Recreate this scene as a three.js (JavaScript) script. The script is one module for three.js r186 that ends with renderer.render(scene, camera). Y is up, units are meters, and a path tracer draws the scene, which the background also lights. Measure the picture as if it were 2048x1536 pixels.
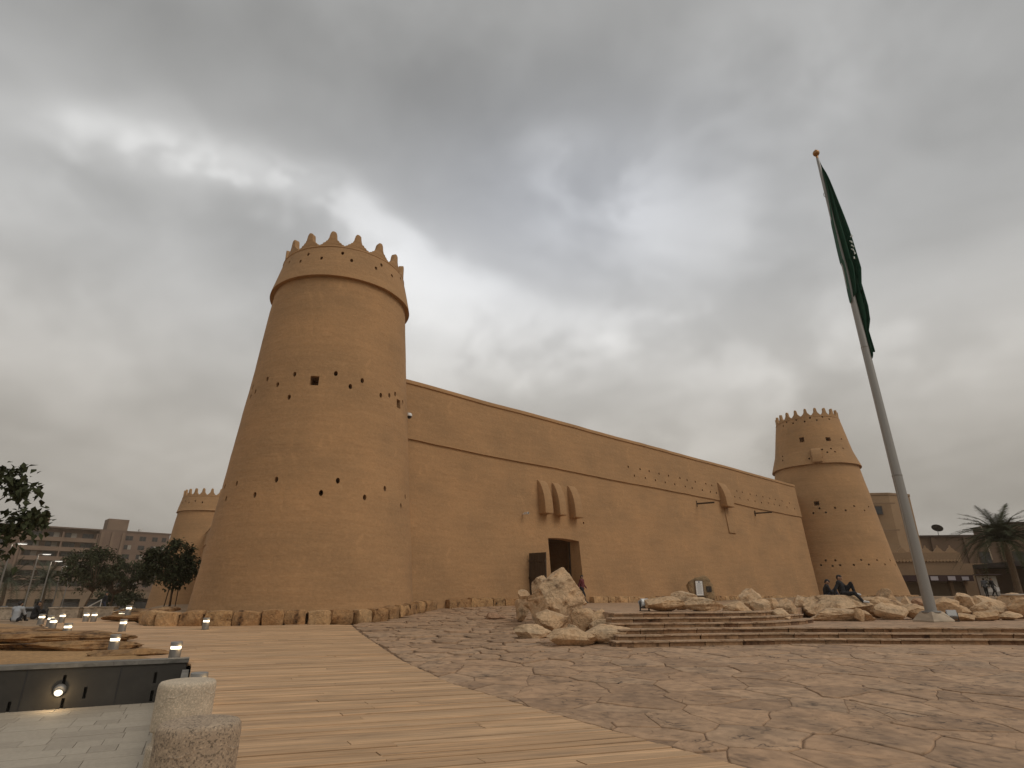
import * as THREE from 'three';
import { mergeGeometries, mergeVertices, toCreasedNormals } from 'three/addons/utils/BufferGeometryUtils.js';
import { MarchingCubes } from 'three/addons/objects/MarchingCubes.js';
import { Brush, Evaluator, SUBTRACTION } from 'three-bvh-csg';

// ---------------------------------------------------------------- camera, sky, sun, exposure
const scene = new THREE.Scene();
const camera = new THREE.PerspectiveCamera(67.98, 4 / 3, 0.1, 1500);
camera.position.set(0, 1.55, 0);
camera.rotation.set(THREE.MathUtils.degToRad(20.33), 0, 0);
const renderer = new THREE.WebGLRenderer({ antialias: true });
renderer.toneMapping = THREE.LinearToneMapping;
renderer.toneMappingExposure = 1.0;
renderer.shadowMap.enabled = true;

const sun = new THREE.DirectionalLight(new THREE.Color(1, 0.93, 0.84), 1.0);
sun.position.set(62, 72, 6);
sun.castShadow = true;
sun.shadow.radius = 55;
sun.shadow.mapSize.set(2048, 2048);
Object.assign(sun.shadow.camera, { left: -80, right: 80, top: 90, bottom: -60, near: 1, far: 300 });
scene.add(sun, sun.target);
sun.target.position.set(5, 0, -30);

// ---------------------------------------------------------------- noise
function rng(seed) { let a = (seed * 2654435761) >>> 0; return () => { a = (a + 0x6D2B79F5) >>> 0; let t = a; t = Math.imul(t ^ (t >>> 15), t | 1); t ^= t + Math.imul(t ^ (t >>> 7), t | 61); return ((t ^ (t >>> 14)) >>> 0) / 4294967296; }; }
const PERM = new Uint16Array(65536); { const r = rng(7); for (let i = 0; i < 65536; i++) PERM[i] = (r() * 65535) | 0; }
const hash = (x, y, z) => PERM[(PERM[(PERM[x & 65535] + y) & 65535] + z) & 65535] / 65535;
const fade = (t) => t * t * (3 - 2 * t), lerp = (a, b, t) => a + (b - a) * t, clamp = (x, a, b) => Math.min(b, Math.max(a, x));
const sm = (a, b, x) => fade(clamp((x - a) / (b - a), 0, 1));
function noise3(x, y, z) {
  const X = Math.floor(x), Y = Math.floor(y), Z = Math.floor(z), u = fade(x - X), v = fade(y - Y), w = fade(z - Z);
  const p = PERM[X & 65535], q = PERM[(X + 1) & 65535], p0 = PERM[(p + Y) & 65535] + Z, p1 = PERM[(p + Y + 1) & 65535] + Z, q0 = PERM[(q + Y) & 65535] + Z, q1 = PERM[(q + Y + 1) & 65535] + Z;
  const a = PERM[p0 & 65535], b = PERM[q0 & 65535], c = PERM[p1 & 65535], d = PERM[q1 & 65535], e = PERM[(p0 + 1) & 65535], f = PERM[(q0 + 1) & 65535], g = PERM[(p1 + 1) & 65535], h = PERM[(q1 + 1) & 65535];
  const i = a + (b - a) * u, j = c + (d - c) * u, k = e + (f - e) * u, l = g + (h - g) * u, m = i + (j - i) * v, n = k + (l - k) * v;
  return (m + (n - m) * w) / 32767.5 - 1;
}
function fbm3(x, y, z, n = 4) { let s = 0, a = 0.5; for (let i = 0; i < n; i++) { s += a * noise3(x, y, z); x = x * 2.03 + 17; y = y * 2.03 + 5; z = z * 2.03 + 11; a *= 0.5; } return s; }
const mod = (a, n) => ((a % n) + n) % n;
const RND = new Float32Array(65536); for (let i = 0; i < 65536; i++) RND[i] = PERM[i] / 32767.5 - 1;
function tnoise(x, y, px, py, s) {           // value noise that tiles every px, py cells
  const X = Math.floor(x), Y = Math.floor(y), u = fade(x - X), v = fade(y - Y), x0 = X % px, x1 = (X + 1) % px, y0 = (Y % py) * 269 + s * 7919, y1 = ((Y + 1) % py) * 269 + s * 7919;
  const a = RND[PERM[(x0 + y0) & 65535]], b = RND[PERM[(x1 + y0) & 65535]], c = RND[PERM[(x0 + y1) & 65535]], d = RND[PERM[(x1 + y1) & 65535]], e = a + (b - a) * u;
  return e + (c + (d - c) * u - e) * v;
}
function tfbm(u, v, px, py, s, n) { let r = 0, a = 0.5; for (let i = 0; i < n; i++) { r += a * tnoise(u * px, v * py, px, py, s + i * 31); px *= 2; py *= 2; a *= 0.5; } return r; }

// ---------------------------------------------------------------- sky: an overcast of layered cloud, lighter where the layer thins
{
  const W = 1280, H = 640, data = new Float32Array(W * H * 4);
  const lin = (c) => { c = clamp(c, 0, 255) / 255; return c <= 0.04045 ? c / 12.92 : ((c + 0.055) / 1.055) ** 2.4; };
  const thin = [   // azimuth, elevation, half widths, tilt, change of tone
    [-38.5, 35.6, 5.5, 3, 0.1, 36], [-33.5, 36.5, 5.5, 2.4, -0.1, 44], [-28, 35.4, 5, 2, -0.25, 40], [-20, 35.6, 5, 2, -0.2, 28], [-14, 33.2, 5, 2.3, -0.5, 42], [-8, 30.3, 4.6, 2.4, -0.6, 33], [-4, 26.6, 4, 2.6, -0.7, 18],
    [11, 24, 6, 2, -0.1, 14], [0, 22, 7, 4, -0.2, 13], [-41, 32, 4, 3, 0.5, 14], [-32, 32, 5, 2.2, 0, -6], [-21, 47, 20, 6, 0, -9], [-4, 45, 11, 5, -0.2, -9], [-3, 38, 6, 3.5, -0.4, -6],
    [8, 43, 4, 2.4, -0.3, 17], [14, 40, 6, 3, -0.5, 13], [26, 47, 8, 5, 0.4, 10], [42, 20, 9, 3.2, 0.15, 13], [30, 20, 8, 3, 0.2, 8], [48, 40, 9, 6, 0.3, -10], [46, 29, 7, 4, 0.2, -10], [33, 41, 6, 3, 0.2, 5], [-46, 22, 7, 6, 0, 8], [-25, 25, 8, 5, 0, 4], [10, 17, 12, 4, 0, 6], [24, 33, 5, 3, 0.3, 5], [-48, 12, 10, 4, 0, -4], [-50, 42, 12, 6, 0, -13], [9, 23.6, 6, 1.8, -0.1, 14], [13, 37, 13, 6, -0.2, 9], [22, 26, 12, 5, 0, 4], [46, 45, 9, 5, 0, 14], [18, 12, 9, 3, 0, 8], [-24, 13, 6, 3, 0, 6],
  ];
  const tone = [[-5, 157], [3, 160], [8, 165], [14, 177], [20, 188], [26, 190], [33, 183], [40, 175], [46, 164], [56, 160], [90, 163]];
  const toneAt = (e) => { for (let i = 1; i < tone.length; i++) if (e <= tone[i][0]) return lerp(tone[i - 1][1], tone[i][1], (e - tone[i - 1][0]) / (tone[i][0] - tone[i - 1][0])); return 163; };
  for (let j = 0; j < H; j++) for (let i = 0; i < W; i++) {
    const phi = ((i + 0.5) / W - 0.5) * 2 * Math.PI, el = ((j + 0.5) / H - 0.5) * Math.PI, ce = Math.cos(el), x = ce * Math.cos(phi), z = ce * Math.sin(phi), y = Math.sin(el);
    const o = (j * W + i) * 4;
    let az = Math.atan2(x, -z) * 57.2958, e = el * 57.2958, L = 150, r = 0, b = -10;
    if (e > -6) {
      const q = 1 / (Math.max(y, 0) + 0.28), px = x * q, pz = z * q;
      const w1 = fbm3(px * 1.7 + 3, pz * 1.7, 1.3, 4), w2 = fbm3(px * 1.7 + 40, pz * 1.7, 7.7, 4);
      const n = fbm3(px * 2.1 + w1 * 1.2, pz * 2.1 + w2 * 1.2, 4.1, 5), fine = fbm3(px * 6 + w2 * 2, pz * 6 + w1 * 2, 9.4, 4);
      const puff = fbm3(x * 6 + w1, y * 7, z * 6 + w2, 5); L = toneAt(e) + n * 19 + fine * 6 + puff * 15;
      const ea = az + w1 * 8 + puff * 5, ee = e + w2 * 5 + puff * 4;
      let g = 0; const br = 1 + clamp(puff * 2.6 + fine * 0.8, -0.6, 0.6);
      for (const [a0, e0, sa, se, t, d] of thin) { const dx = (ea - a0) * Math.cos(e0 / 57.3) * 0.86, dy = ee - e0, c = Math.cos(t), s = Math.sin(t), u = (dx * c + dy * s) / sa, v = (-dx * s + dy * c) / se, k = u * u + v * v; if (k < 14) g += d * Math.exp(-k * 0.75); }
      if (g > 0) g *= br; L += g > 46 ? 46 + (g - 46) * 0.3 : g;
      const warm = sm(32, 8, e), blue = 0.6 * Math.exp(-(((az - 6) / 24) ** 2) - ((e - 38) / 10) ** 2);
      r = warm * 5 - blue * 4; b = -1 - warm * 7 + blue * 10;
      if (L > 215) L = 215 + (L - 215) * 0.6; L = Math.min(L, 238);
    }
    data[o] = lin(L + r); data[o + 1] = lin(L); data[o + 2] = lin(L + b); data[o + 3] = 1;
  }
  const t = new THREE.DataTexture(data, W, H, THREE.RGBAFormat, THREE.FloatType);
  t.mapping = THREE.EquirectangularReflectionMapping; t.magFilter = t.minFilter = THREE.LinearFilter; t.needsUpdate = true;
  scene.background = t; scene.environment = t;
}

// ---------------------------------------------------------------- textures and materials
function tex(W, H, fn, srgb, rep) {
  const d = new Uint8Array(W * H * 4);
  for (let j = 0; j < H; j++) for (let i = 0; i < W; i++) { const c = fn(i / W, j / H), o = (j * W + i) * 4; for (let k = 0; k < 3; k++) d[o + k] = clamp(typeof c === 'number' ? c : c[k], 0, 255); d[o + 3] = 255; }
  const t = new THREE.DataTexture(d, W, H); t.wrapS = t.wrapT = THREE.RepeatWrapping; t.magFilter = THREE.LinearFilter; t.minFilter = THREE.LinearMipmapLinearFilter; t.generateMipmaps = true;
  if (srgb) t.colorSpace = THREE.SRGBColorSpace;
  t.repeat.set(rep[0], rep[1]); t.needsUpdate = true; return t;
}
const toS = (l) => 255 * (l <= 0.0031308 ? 12.92 * l : 1.055 * l ** (1 / 2.4) - 0.055);
const tint = (c, k, w = 0) => [toS(c[0] * k * (1 + w)), toS(c[1] * k), toS(c[2] * k * (1 - w))];
const std = (o) => new THREE.MeshStandardMaterial({ roughness: 0.92, metalness: 0, ...o });
const flat = (r, g, b, rough = 0.9, metal = 0) => std({ color: new THREE.Color().setRGB(r, g, b), roughness: rough, metalness: metal });

const PL = [0.385, 0.224, 0.106];            // mud plaster
const plasterH = (u, v) => 128 + 60 * tfbm(u, v, 12, 60, 3, 5) + 46 * tfbm(u, v, 60, 60, 9, 4);
const plaster = std({
  map: tex(1024, 1024, (u, v) => { const st = tfbm(u, v, 6, 44, 21, 4), bl = tfbm(u, v, 5, 5, 4, 4), fi = tfbm(u, v, 120, 120, 8, 3), sc = Math.max(0, tfbm(u, v, 22, 14, 55, 4) - 0.33); return tint(PL, 1 + 0.09 * st + 0.16 * bl + 0.13 * fi + 0.35 * sc, 0.03 * bl); }, true, [1 / 9, 1 / 9]),
  bumpMap: tex(1024, 1024, plasterH, false, [1 / 9, 1 / 9]), bumpScale: 0.035, roughness: 0.95,
});
const LS = [0.52, 0.36, 0.215];               // pale limestone of the boulders
const stoneMap = (base, amp, s) => tex(512, 512, (u, v) => { const a = tfbm(u, v, 4, 5, s, 5), p = tfbm(u, v, 30, 34, s + 9, 4), st = Math.max(0, tfbm(u, v, 7, 9, s + 77, 5) - 0.12); return tint(base, 1 + amp * a + 0.34 * p - 1.5 * st, 0.05 * a + 0.35 * st); }, true, [0.5, 0.5]);
const stoneBump = tex(1024, 1024, (u, v) => { const p = tfbm(u, v, 18, 20, 5, 6), c = Math.abs(tfbm(u, v, 9, 7, 15, 5)); return 128 + 90 * p - 60 * Math.max(0, 0.08 - c) / 0.08; }, false, [0.5, 0.5]);
const boulderMats = [stoneMap(LS, 0.3, 11), stoneMap([0.47, 0.315, 0.18], 0.35, 201)].map((m) => std({ map: m, bumpMap: stoneBump, bumpScale: 0.05 }));
const plinthMats = [[0.4, 0.235, 0.105], [0.33, 0.185, 0.08], [0.44, 0.27, 0.13]].map((c, i) => std({ map: stoneMap(c, 0.4, 300 + i * 40), bumpMap: stoneBump, bumpScale: 0.05 }));
const slabMat = std({ map: stoneMap([0.32, 0.18, 0.075], 0.4, 520), bumpMap: stoneBump, bumpScale: 0.05 });
const paveTex = (base, s) => tex(512, 512, (u, v) => { const a = tfbm(u, v, 3, 3, s, 5), p = tfbm(u, v, 26, 26, s + 9, 5), d = Math.max(0, tfbm(u, v, 6, 7, s + 61, 5) - 0.16); const cr = Math.max(0, 0.035 - Math.abs(tfbm(u, v, 6, 8, s + 33, 5))) / 0.035 * Math.max(0, tfbm(u, v, 3, 3, s + 5, 3) + 0.22) * 1.5, pit = sm(0.3, 0.42, tfbm(u, v, 16, 30, s + 91, 4)); return tint(base, 1 + 0.3 * a + 0.4 * p - 0.45 * d - 0.9 * cr - 0.26 * pit, 0.03 * a); }, true, [1 / 3.3, 1 / 3.3]);
const paveBump = tex(1024, 1024, (u, v) => { const r = Math.max(0, 1 - Math.abs(tfbm(u, v, 6, 7, 415, 5)) * 14) * Math.max(0, 0.25 + tfbm(u, v, 4, 4, 88, 3) * 2); return 130 + 100 * tfbm(u, v, 10, 12, 33, 6) - 70 * r; }, false, [1 / 3.3, 1 / 3.3]);
const paveMats = [[0.385, 0.247, 0.147], [0.37, 0.235, 0.139], [0.41, 0.268, 0.163], [0.345, 0.217, 0.127]].map((c, i) => std({ map: paveTex(c, 700 + i * 53), bumpMap: paveBump, bumpScale: 0.05, roughness: 0.85 }));
const mortarMat = std({ map: paveTex([0.27, 0.17, 0.1], 950), bumpMap: paveBump, bumpScale: 0.03 });
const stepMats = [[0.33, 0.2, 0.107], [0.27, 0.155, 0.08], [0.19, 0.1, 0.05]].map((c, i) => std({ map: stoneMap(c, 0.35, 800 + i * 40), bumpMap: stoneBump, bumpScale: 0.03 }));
const sandMat = std({ map: tex(512, 512, (u, v) => tint([0.36, 0.215, 0.09], 1 + 0.25 * tfbm(u, v, 4, 4, 41, 5) + 0.35 * tfbm(u, v, 80, 80, 47, 3), 0.03), true, [0.25, 0.25]), bumpMap: tex(512, 512, (u, v) => 128 + 110 * tfbm(u, v, 20, 20, 5, 5), false, [0.25, 0.25]), bumpScale: 0.05 });
const deckMaps = [0, 1].map((i) => tex(1024, 512, (u, v) => { const g = tfbm(u, v, 5, 70, 60 + i * 9, 5), b = tfbm(u, v, 7, 9, 90 + i, 4), k = Math.max(0, tfbm(u, v, 12, 60, 130 + i, 3) - 0.42); return tint([0.51, 0.325, 0.18], 1 + 0.42 * g + 0.22 * b - 1.6 * k, 0.03 * b); }, true, [1 / 4, 1 / 1.3]));
const deckBump = tex(512, 512, (u, v) => 128 + 110 * tfbm(u, v, 4, 80, 77, 4), false, [1 / 4, 1 / 1.3]);
const deckMats = []; for (const m of deckMaps) for (const c of [[1, 1, 1], [0.86, 0.85, 0.84], [1.08, 1.07, 1.05], [0.93, 0.9, 0.86]]) deckMats.push(std({ map: m, bumpMap: deckBump, bumpScale: 0.006, color: new THREE.Color().setRGB(...c), roughness: 0.72 }));
const graniteTex = (base, s, dark) => tex(1024, 512, (u, v) => { const f = tfbm(u, v, 110, 64, s, 2), g = tfbm(u, v, 230, 130, s + 7, 2), b = tfbm(u, v, 4, 4, s + 3, 4); return tint(base, 1 + 0.2 * b - dark * sm(0.1, 0.4, f) + 0.3 * sm(0.15, 0.45, -f) + 0.3 * g, 0.05 * g); }, true, [1.1, 1.9]);
const graniteMats = [std({ map: graniteTex([0.36, 0.27, 0.185], 71, 0.5), bumpMap: stoneBump, bumpScale: 0.012, roughness: 0.85 }), std({ map: graniteTex([0.5, 0.41, 0.3], 91, 0.16), bumpMap: stoneBump, bumpScale: 0.012, roughness: 0.8 })];
const paverMats = [[0.375, 0.325, 0.255], [0.36, 0.31, 0.243], [0.39, 0.34, 0.268]].map((c, i) => std({ map: tex(512, 512, (u, v) => tint(c, 1 + 0.1 * tfbm(u, v, 3, 3, 40 + i, 4) + 0.12 * tfbm(u, v, 60, 60, 50 + i, 3), 0.01), true, [0.4, 0.4]), bumpMap: paveBump, bumpScale: 0.003, roughness: 0.75 }));
const slateMat = std({ map: tex(512, 512, (u, v) => tint([0.036, 0.032, 0.026], 1 + 0.4 * tfbm(u, v, 4, 3, 6, 5) + 0.35 * Math.max(0, tfbm(u, v, 12, 7, 66, 4)), 0), true, [0.4, 0.7]), roughness: 0.8 });
const concreteMat = std({ map: paveTex([0.17, 0.158, 0.137], 1300), bumpMap: paveBump, bumpScale: 0.008 });
const earthMat = std({ map: paveTex([0.3, 0.2, 0.115], 1400), bumpMap: paveBump, bumpScale: 0.03 });
const woodMat = std({ map: tex(512, 512, (u, v) => tint([0.06, 0.038, 0.02], 1 + 0.6 * tfbm(u, v, 40, 3, 6, 4), 0.05), true, [0.8, 0.4]), roughness: 0.75 });
const steelMat = flat(0.22, 0.205, 0.185, 0.5, 0.35), poleMat = flat(0.3, 0.29, 0.27, 0.5, 0.45), darkMetal = flat(0.05, 0.05, 0.05, 0.5, 0.4), brassMat = flat(0.32, 0.16, 0.06, 0.4, 0.7), whitePaint = flat(0.7, 0.69, 0.66, 0.5);
const blackMat = flat(0.02, 0.02, 0.022, 0.4), paleConcrete = std({ map: paveTex([0.42, 0.34, 0.25], 1500), bumpMap: paveBump, bumpScale: 0.01 });
const glow = (k, c = [1, 0.86, 0.62]) => std({ color: 0x111111, emissive: new THREE.Color().setRGB(...c), emissiveIntensity: k });

// ---------------------------------------------------------------- builders
const P = (x, F, y) => new THREE.Vector3(x, y, -F);         // x to the right, F metres ahead, y up
const used = {};
const numbered = (n) => { const k = used[n] = (used[n] ?? -1) + 1; return k ? `${n}_${String(k).padStart(3, '0')}` : n; };
function mesh(name, geo, mat, parent) { const m = new THREE.Mesh(geo, mat); m.name = parent === scene ? numbered(name) : name; m.castShadow = m.receiveShadow = true; parent.add(m); return m; }
function tag(o, label, category, group) { o.userData.label = label; o.userData.category = category; if (group) o.userData.group = group; return o; }
function thing(name, label, category, pos = [0, 0, 0], turn = 0, group) { const o = new THREE.Group(); o.name = numbered(name); o.position.set(pos[0], pos[2], -pos[1]); o.rotation.y = turn; scene.add(o); return tag(o, label, category, group); }
function structure(name, geo, mat) { const m = mesh(name, geo, mat, scene); m.userData.kind = 'structure'; return m; }
function twin(o, pos, turn, label) { const c = o.clone(); c.name = numbered(o.name.replace(/_\d{3}$/, '')); c.userData = { ...o.userData, label }; c.position.set(pos[0], pos[2], -pos[1]); c.rotation.y = turn; scene.add(c); return c; }
function fromArrays(pos, uv, idx) { const g = new THREE.BufferGeometry(); g.setAttribute('position', new THREE.Float32BufferAttribute(pos, 3)); g.setAttribute('uv', new THREE.Float32BufferAttribute(uv, 2)); if (idx) g.setIndex(idx); g.computeVertexNormals(); return g; }
function boxUV(g) {                                          // metres, by the way each face points
  if (g.index) g = g.toNonIndexed();
  const p = g.attributes.position, uv = new Float32Array(p.count * 2), a = new THREE.Vector3(), b = new THREE.Vector3(), c = new THREE.Vector3();
  for (let i = 0; i < p.count; i += 3) {
    a.fromBufferAttribute(p, i); b.fromBufferAttribute(p, i + 1).sub(a); c.fromBufferAttribute(p, i + 2).sub(a); b.cross(c);
    const X = Math.abs(b.x), Y = Math.abs(b.y), Z = Math.abs(b.z);
    for (let k = i; k < i + 3; k++) { const x = p.getX(k), y = p.getY(k), z = p.getZ(k); if (Y >= X && Y >= Z) { uv[2 * k] = x; uv[2 * k + 1] = z; } else if (X >= Z) { uv[2 * k] = z; uv[2 * k + 1] = y; } else { uv[2 * k] = x; uv[2 * k + 1] = y; } }
  }
  g.setAttribute('uv', new THREE.BufferAttribute(uv, 2)); return g;
}
function bx(w, h, d, x = 0, y = 0, z = 0, ry = 0) { const g = new THREE.BoxGeometry(w, h, d); if (ry) g.rotateY(ry); g.translate(x, y, z); return boxUV(g); }
function cyl(r0, r1, h, x, y, z, seg = 24) { const g = new THREE.CylinderGeometry(r1, r0, h, seg); g.translate(x, y + h / 2, z); return g; }
function tube(points, radii, seg = 8) {                      // tapered, through the points
  const pos = [], uv = [], idx = [], n = points.length, t = new THREE.Vector3(), s = new THREE.Vector3(), u = new THREE.Vector3();
  let run = 0;
  for (let i = 0; i < n; i++) {
    t.copy(points[Math.min(i + 1, n - 1)]).sub(points[Math.max(i - 1, 0)]).normalize();
    s.set(Math.abs(t.y) > 0.9 ? 1 : 0, Math.abs(t.y) > 0.9 ? 0 : 1, 0).cross(t).normalize(); u.crossVectors(t, s);
    if (i) run += points[i].distanceTo(points[i - 1]);
    const r = Array.isArray(radii) ? radii[i] : radii;
    for (let k = 0; k <= seg; k++) { const a = k / seg * 2 * Math.PI, c = Math.cos(a) * r, e = Math.sin(a) * r; pos.push(points[i].x + s.x * c + u.x * e, points[i].y + s.y * c + u.y * e, points[i].z + s.z * c + u.z * e); uv.push(k / seg * r * 6.28, run); }
  }
  for (let i = 0; i < n - 1; i++) for (let k = 0; k < seg; k++) { const a = i * (seg + 1) + k, b = a + seg + 1; idx.push(a, a + 1, b, a + 1, b + 1, b); }
  for (const [i, f] of [[0, 0], [n - 1, 1]]) { const c = pos.length / 3; pos.push(points[i].x, points[i].y, points[i].z); uv.push(0, 0); for (let k = 0; k < seg; k++) { const a = i * (seg + 1) + k; f ? idx.push(a, a + 1, c) : idx.push(a + 1, a, c); } }
  return fromArrays(pos, uv, idx);
}
const merge = (list) => mergeGeometries(list.map((g) => { const q = g.index ? g.toNonIndexed() : g; for (const k of Object.keys(q.attributes)) if (!['position', 'normal', 'uv'].includes(k)) q.deleteAttribute(k); return q; }));
const field = (name, lists, mats, parent) => { const k = lists.map((l, i) => i).filter((i) => lists[i].length), m = mesh(name, mergeGeometries(k.map((i) => merge(lists[i])), true), k.map((i) => mats[i]), parent); m.userData.kind = 'stuff'; return m; };
const lathe = (pts, seg = 32) => new THREE.LatheGeometry(pts.map(([r, y]) => new THREE.Vector2(r, y)), seg);
function stoneBlock(seed, l, h, d, n = [4, 3, 3], rough = 0.03, round = 0.12) {   // rough-hewn block, origin at the middle of its foot
  let g = new THREE.BoxGeometry(l, h, d, ...n); const p = g.attributes.position, v = new THREE.Vector3();
  for (let i = 0; i < p.count; i++) {
    v.fromBufferAttribute(p, i); const x = v.x / l * 2, y = v.y / h * 2, z = v.z / d * 2, m = Math.max(0, (Math.abs(x) ** 4 + Math.abs(y) ** 4 + Math.abs(z) ** 4) - 1) / 2;
    v.x -= Math.sign(v.x) * round * m * Math.min(l, h, d) * 0.5; v.y -= Math.sign(v.y) * round * m * h * 0.5; v.z -= Math.sign(v.z) * round * m * Math.min(l, h, d) * 0.5;
    const q = 2.4; v.x += rough * noise3(v.x * q + seed, v.y * q, v.z * q) * 1.4; v.y += rough * noise3(v.x * q, v.y * q + seed * 3, v.z * q + 9); v.z += rough * noise3(v.x * q * 1.6 + 5, v.y * q * 1.6, v.z * q + seed * 7) * 1.6;
    p.setXYZ(i, v.x, v.y + h / 2, v.z);
  }
  g.deleteAttribute('normal'); g.deleteAttribute('uv'); g = mergeVertices(g, 1e-4); g.computeVertexNormals();
  g = boxUV(toCreasedNormals(g, 0.7)); const uv = g.attributes.uv, r = rng(seed + 3), a = r() * 5, b = r() * 5; for (let i = 0; i < uv.count; i++) uv.setXY(i, uv.getX(i) + a, uv.getY(i) + b);
  return g;
}
function rockGeo(seed, w, h, d, { cuts = 17, rough = 0.075, detail = 15, shape, boxy = 0.4 } = {}) {   // boulder: rounded solid, split along planes, pitted
  const r = rng(seed); let g = new THREE.IcosahedronGeometry(1, detail); g.deleteAttribute('normal'); g.deleteAttribute('uv'); g = mergeVertices(g, 1e-5);
  const planes = []; for (let i = 0; i < cuts; i++) { const n = new THREE.Vector3(r() * 2 - 1, (r() * 2 - 1) * 0.8, r() * 2 - 1).normalize(); planes.push([n, 0.55 + r() * 0.32]); }
  const p = g.attributes.position, v = new THREE.Vector3(), k = 2.1, s = seed * 1.37;
  for (let i = 0; i < p.count; i++) {
    v.fromBufferAttribute(p, i);
    const e = (Math.abs(v.x) ** 4 + Math.abs(v.y) ** 4 + Math.abs(v.z) ** 4) ** -0.25; v.multiplyScalar(lerp(1, e, boxy));
    for (const [n, c] of planes) { const t = v.dot(n) - c; if (t > 0) v.addScaledVector(n, -t * 0.98); }
    const big = fbm3(v.x * 1.1 + s, v.y * 1.1, v.z * 1.1 - s, 2) * 0.11, f = fbm3(v.x * k * 2 + s, v.y * k * 2, v.z * k * 2 + s, 4), lay = Math.abs(noise3(v.x * 1.2 + s, v.y * 6, v.z * 1.2)) * 0.5;
    v.multiplyScalar(1 + big + rough * (f - lay));
    if (shape) shape(v);
    p.setXYZ(i, v.x, v.y, v.z);
  }
  g.computeBoundingBox(); const b = g.boundingBox, c = b.getCenter(new THREE.Vector3()), z = b.getSize(new THREE.Vector3());
  g.translate(-c.x, -b.min.y, -c.z); g.scale(w / z.x, h / z.y, d / z.z); g.computeVertexNormals();
  return boxUV(toCreasedNormals(g, 0.5));
}
const evaluator = new Evaluator(); evaluator.attributes = ['position', 'normal', 'uv']; evaluator.useGroups = false;
function cut(geo, cutters) {
  const prep = (g) => { const b = new Brush(g); b.updateMatrixWorld(); return b; };
  return evaluator.evaluate(prep(geo), prep(merge(cutters)), SUBTRACTION).geometry;
}
// ground height in metres at x, F
function E(x, F) {
  let b = 0.02 * (clamp(F, 1, 25) - 3);
  b += sm(-7.5, -4.5, x) * 0.05 * clamp(F - 25, 0, 9.5) + sm(6, 22, x) * 0.02 * clamp(F - 35, 0, 30);
  const s = -(x + 0.55 * (F - 30) + 17); b -= sm(0, 10, s) * 0.037 * clamp(F - 30, 0, 190);
  return b;
}

// ================================================================ the ground
const KERB = [[-1.2, -3], [-1.4, 2], [-1.74, 3.6], [-2.7, 5.2], [-6.62, 12.85]];           // edge between deck and sunken ramp
const DECK_RIGHT = [[7, -3], [3.2, 4.5], [2.14, 6.12], [1.35, 7.25], [0.26, 8.8], [-1.05, 10.8], [-2.47, 13.87], [-5.1, 20.8], [-6.4, 24.6]];
const DECK = [...DECK_RIGHT, [-8.4, 24.9], [-10, 24.3], [-14.2, 23.9], [-16.5, 27], [-19, 31], [-24, 38], [-27, 36], [-19.5, 25.5], [-16.6, 22.2], [-14.2, 19.6], [-10, 15.4], [-7.3, 13.5], [-6.7, 13.2], [-2.63, 5.22], [-1.67, 3.63], [-1.33, 2], [-1.13, -3]];
const SUNK = [[-1.2, -3], [-1.4, 2], [-1.74, 3.6], [-2.7, 5.2], [-6.75, 13.1], [-6.9, 13.25], [-15, 9.1], [-15, -3]];
function inside(x, F, poly) { let c = false; for (let i = 0, j = poly.length - 1; i < poly.length; j = i++) { const [a, b] = poly[i], [d, e] = poly[j]; if ((b > F) !== (e > F) && x < (d - a) * (F - b) / (e - b) + a) c = !c; } return c; }
{ // one sheet, finer near the camera, reaching past everything in view
  const xs = [], fs = [], line = (a, b, s, o) => { for (let v = a; v < b - 1e-6; v += s) o.push(v); };
  line(-700, -120, 40, xs); line(-120, -40, 6, xs); line(-40, -16, 1.5, xs); line(-16, 8, 0.3, xs); line(8, 40, 1.5, xs); line(40, 120, 6, xs); line(120, 701, 40, xs);
  line(-80, -6, 8, fs); line(-6, 16, 0.3, fs); line(16, 60, 1.5, fs); line(60, 240, 8, fs); line(240, 901, 40, fs);
  const pos = [], uv = [], idx = [], n = xs.length;
  for (const F of fs) for (const x of xs) { const low = [[0, 0], [0.25, 0], [-0.25, 0], [0, 0.3], [0, -0.45], [0.25, -0.3], [-0.2, 0.3]].some(([a, b]) => inside(x + a, F + b, SUNK)); pos.push(x, low ? -0.75 : E(x, F) - 0.09, -F); uv.push(x, F); }
  for (let j = 0; j < fs.length - 1; j++) for (let i = 0; i < n - 1; i++) { const a = j * n + i; idx.push(a, a + 1, a + n, a + 1, a + n + 1, a + n); }
  structure('ground', fromArrays(pos, uv, idx), earthMat);
}
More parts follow.
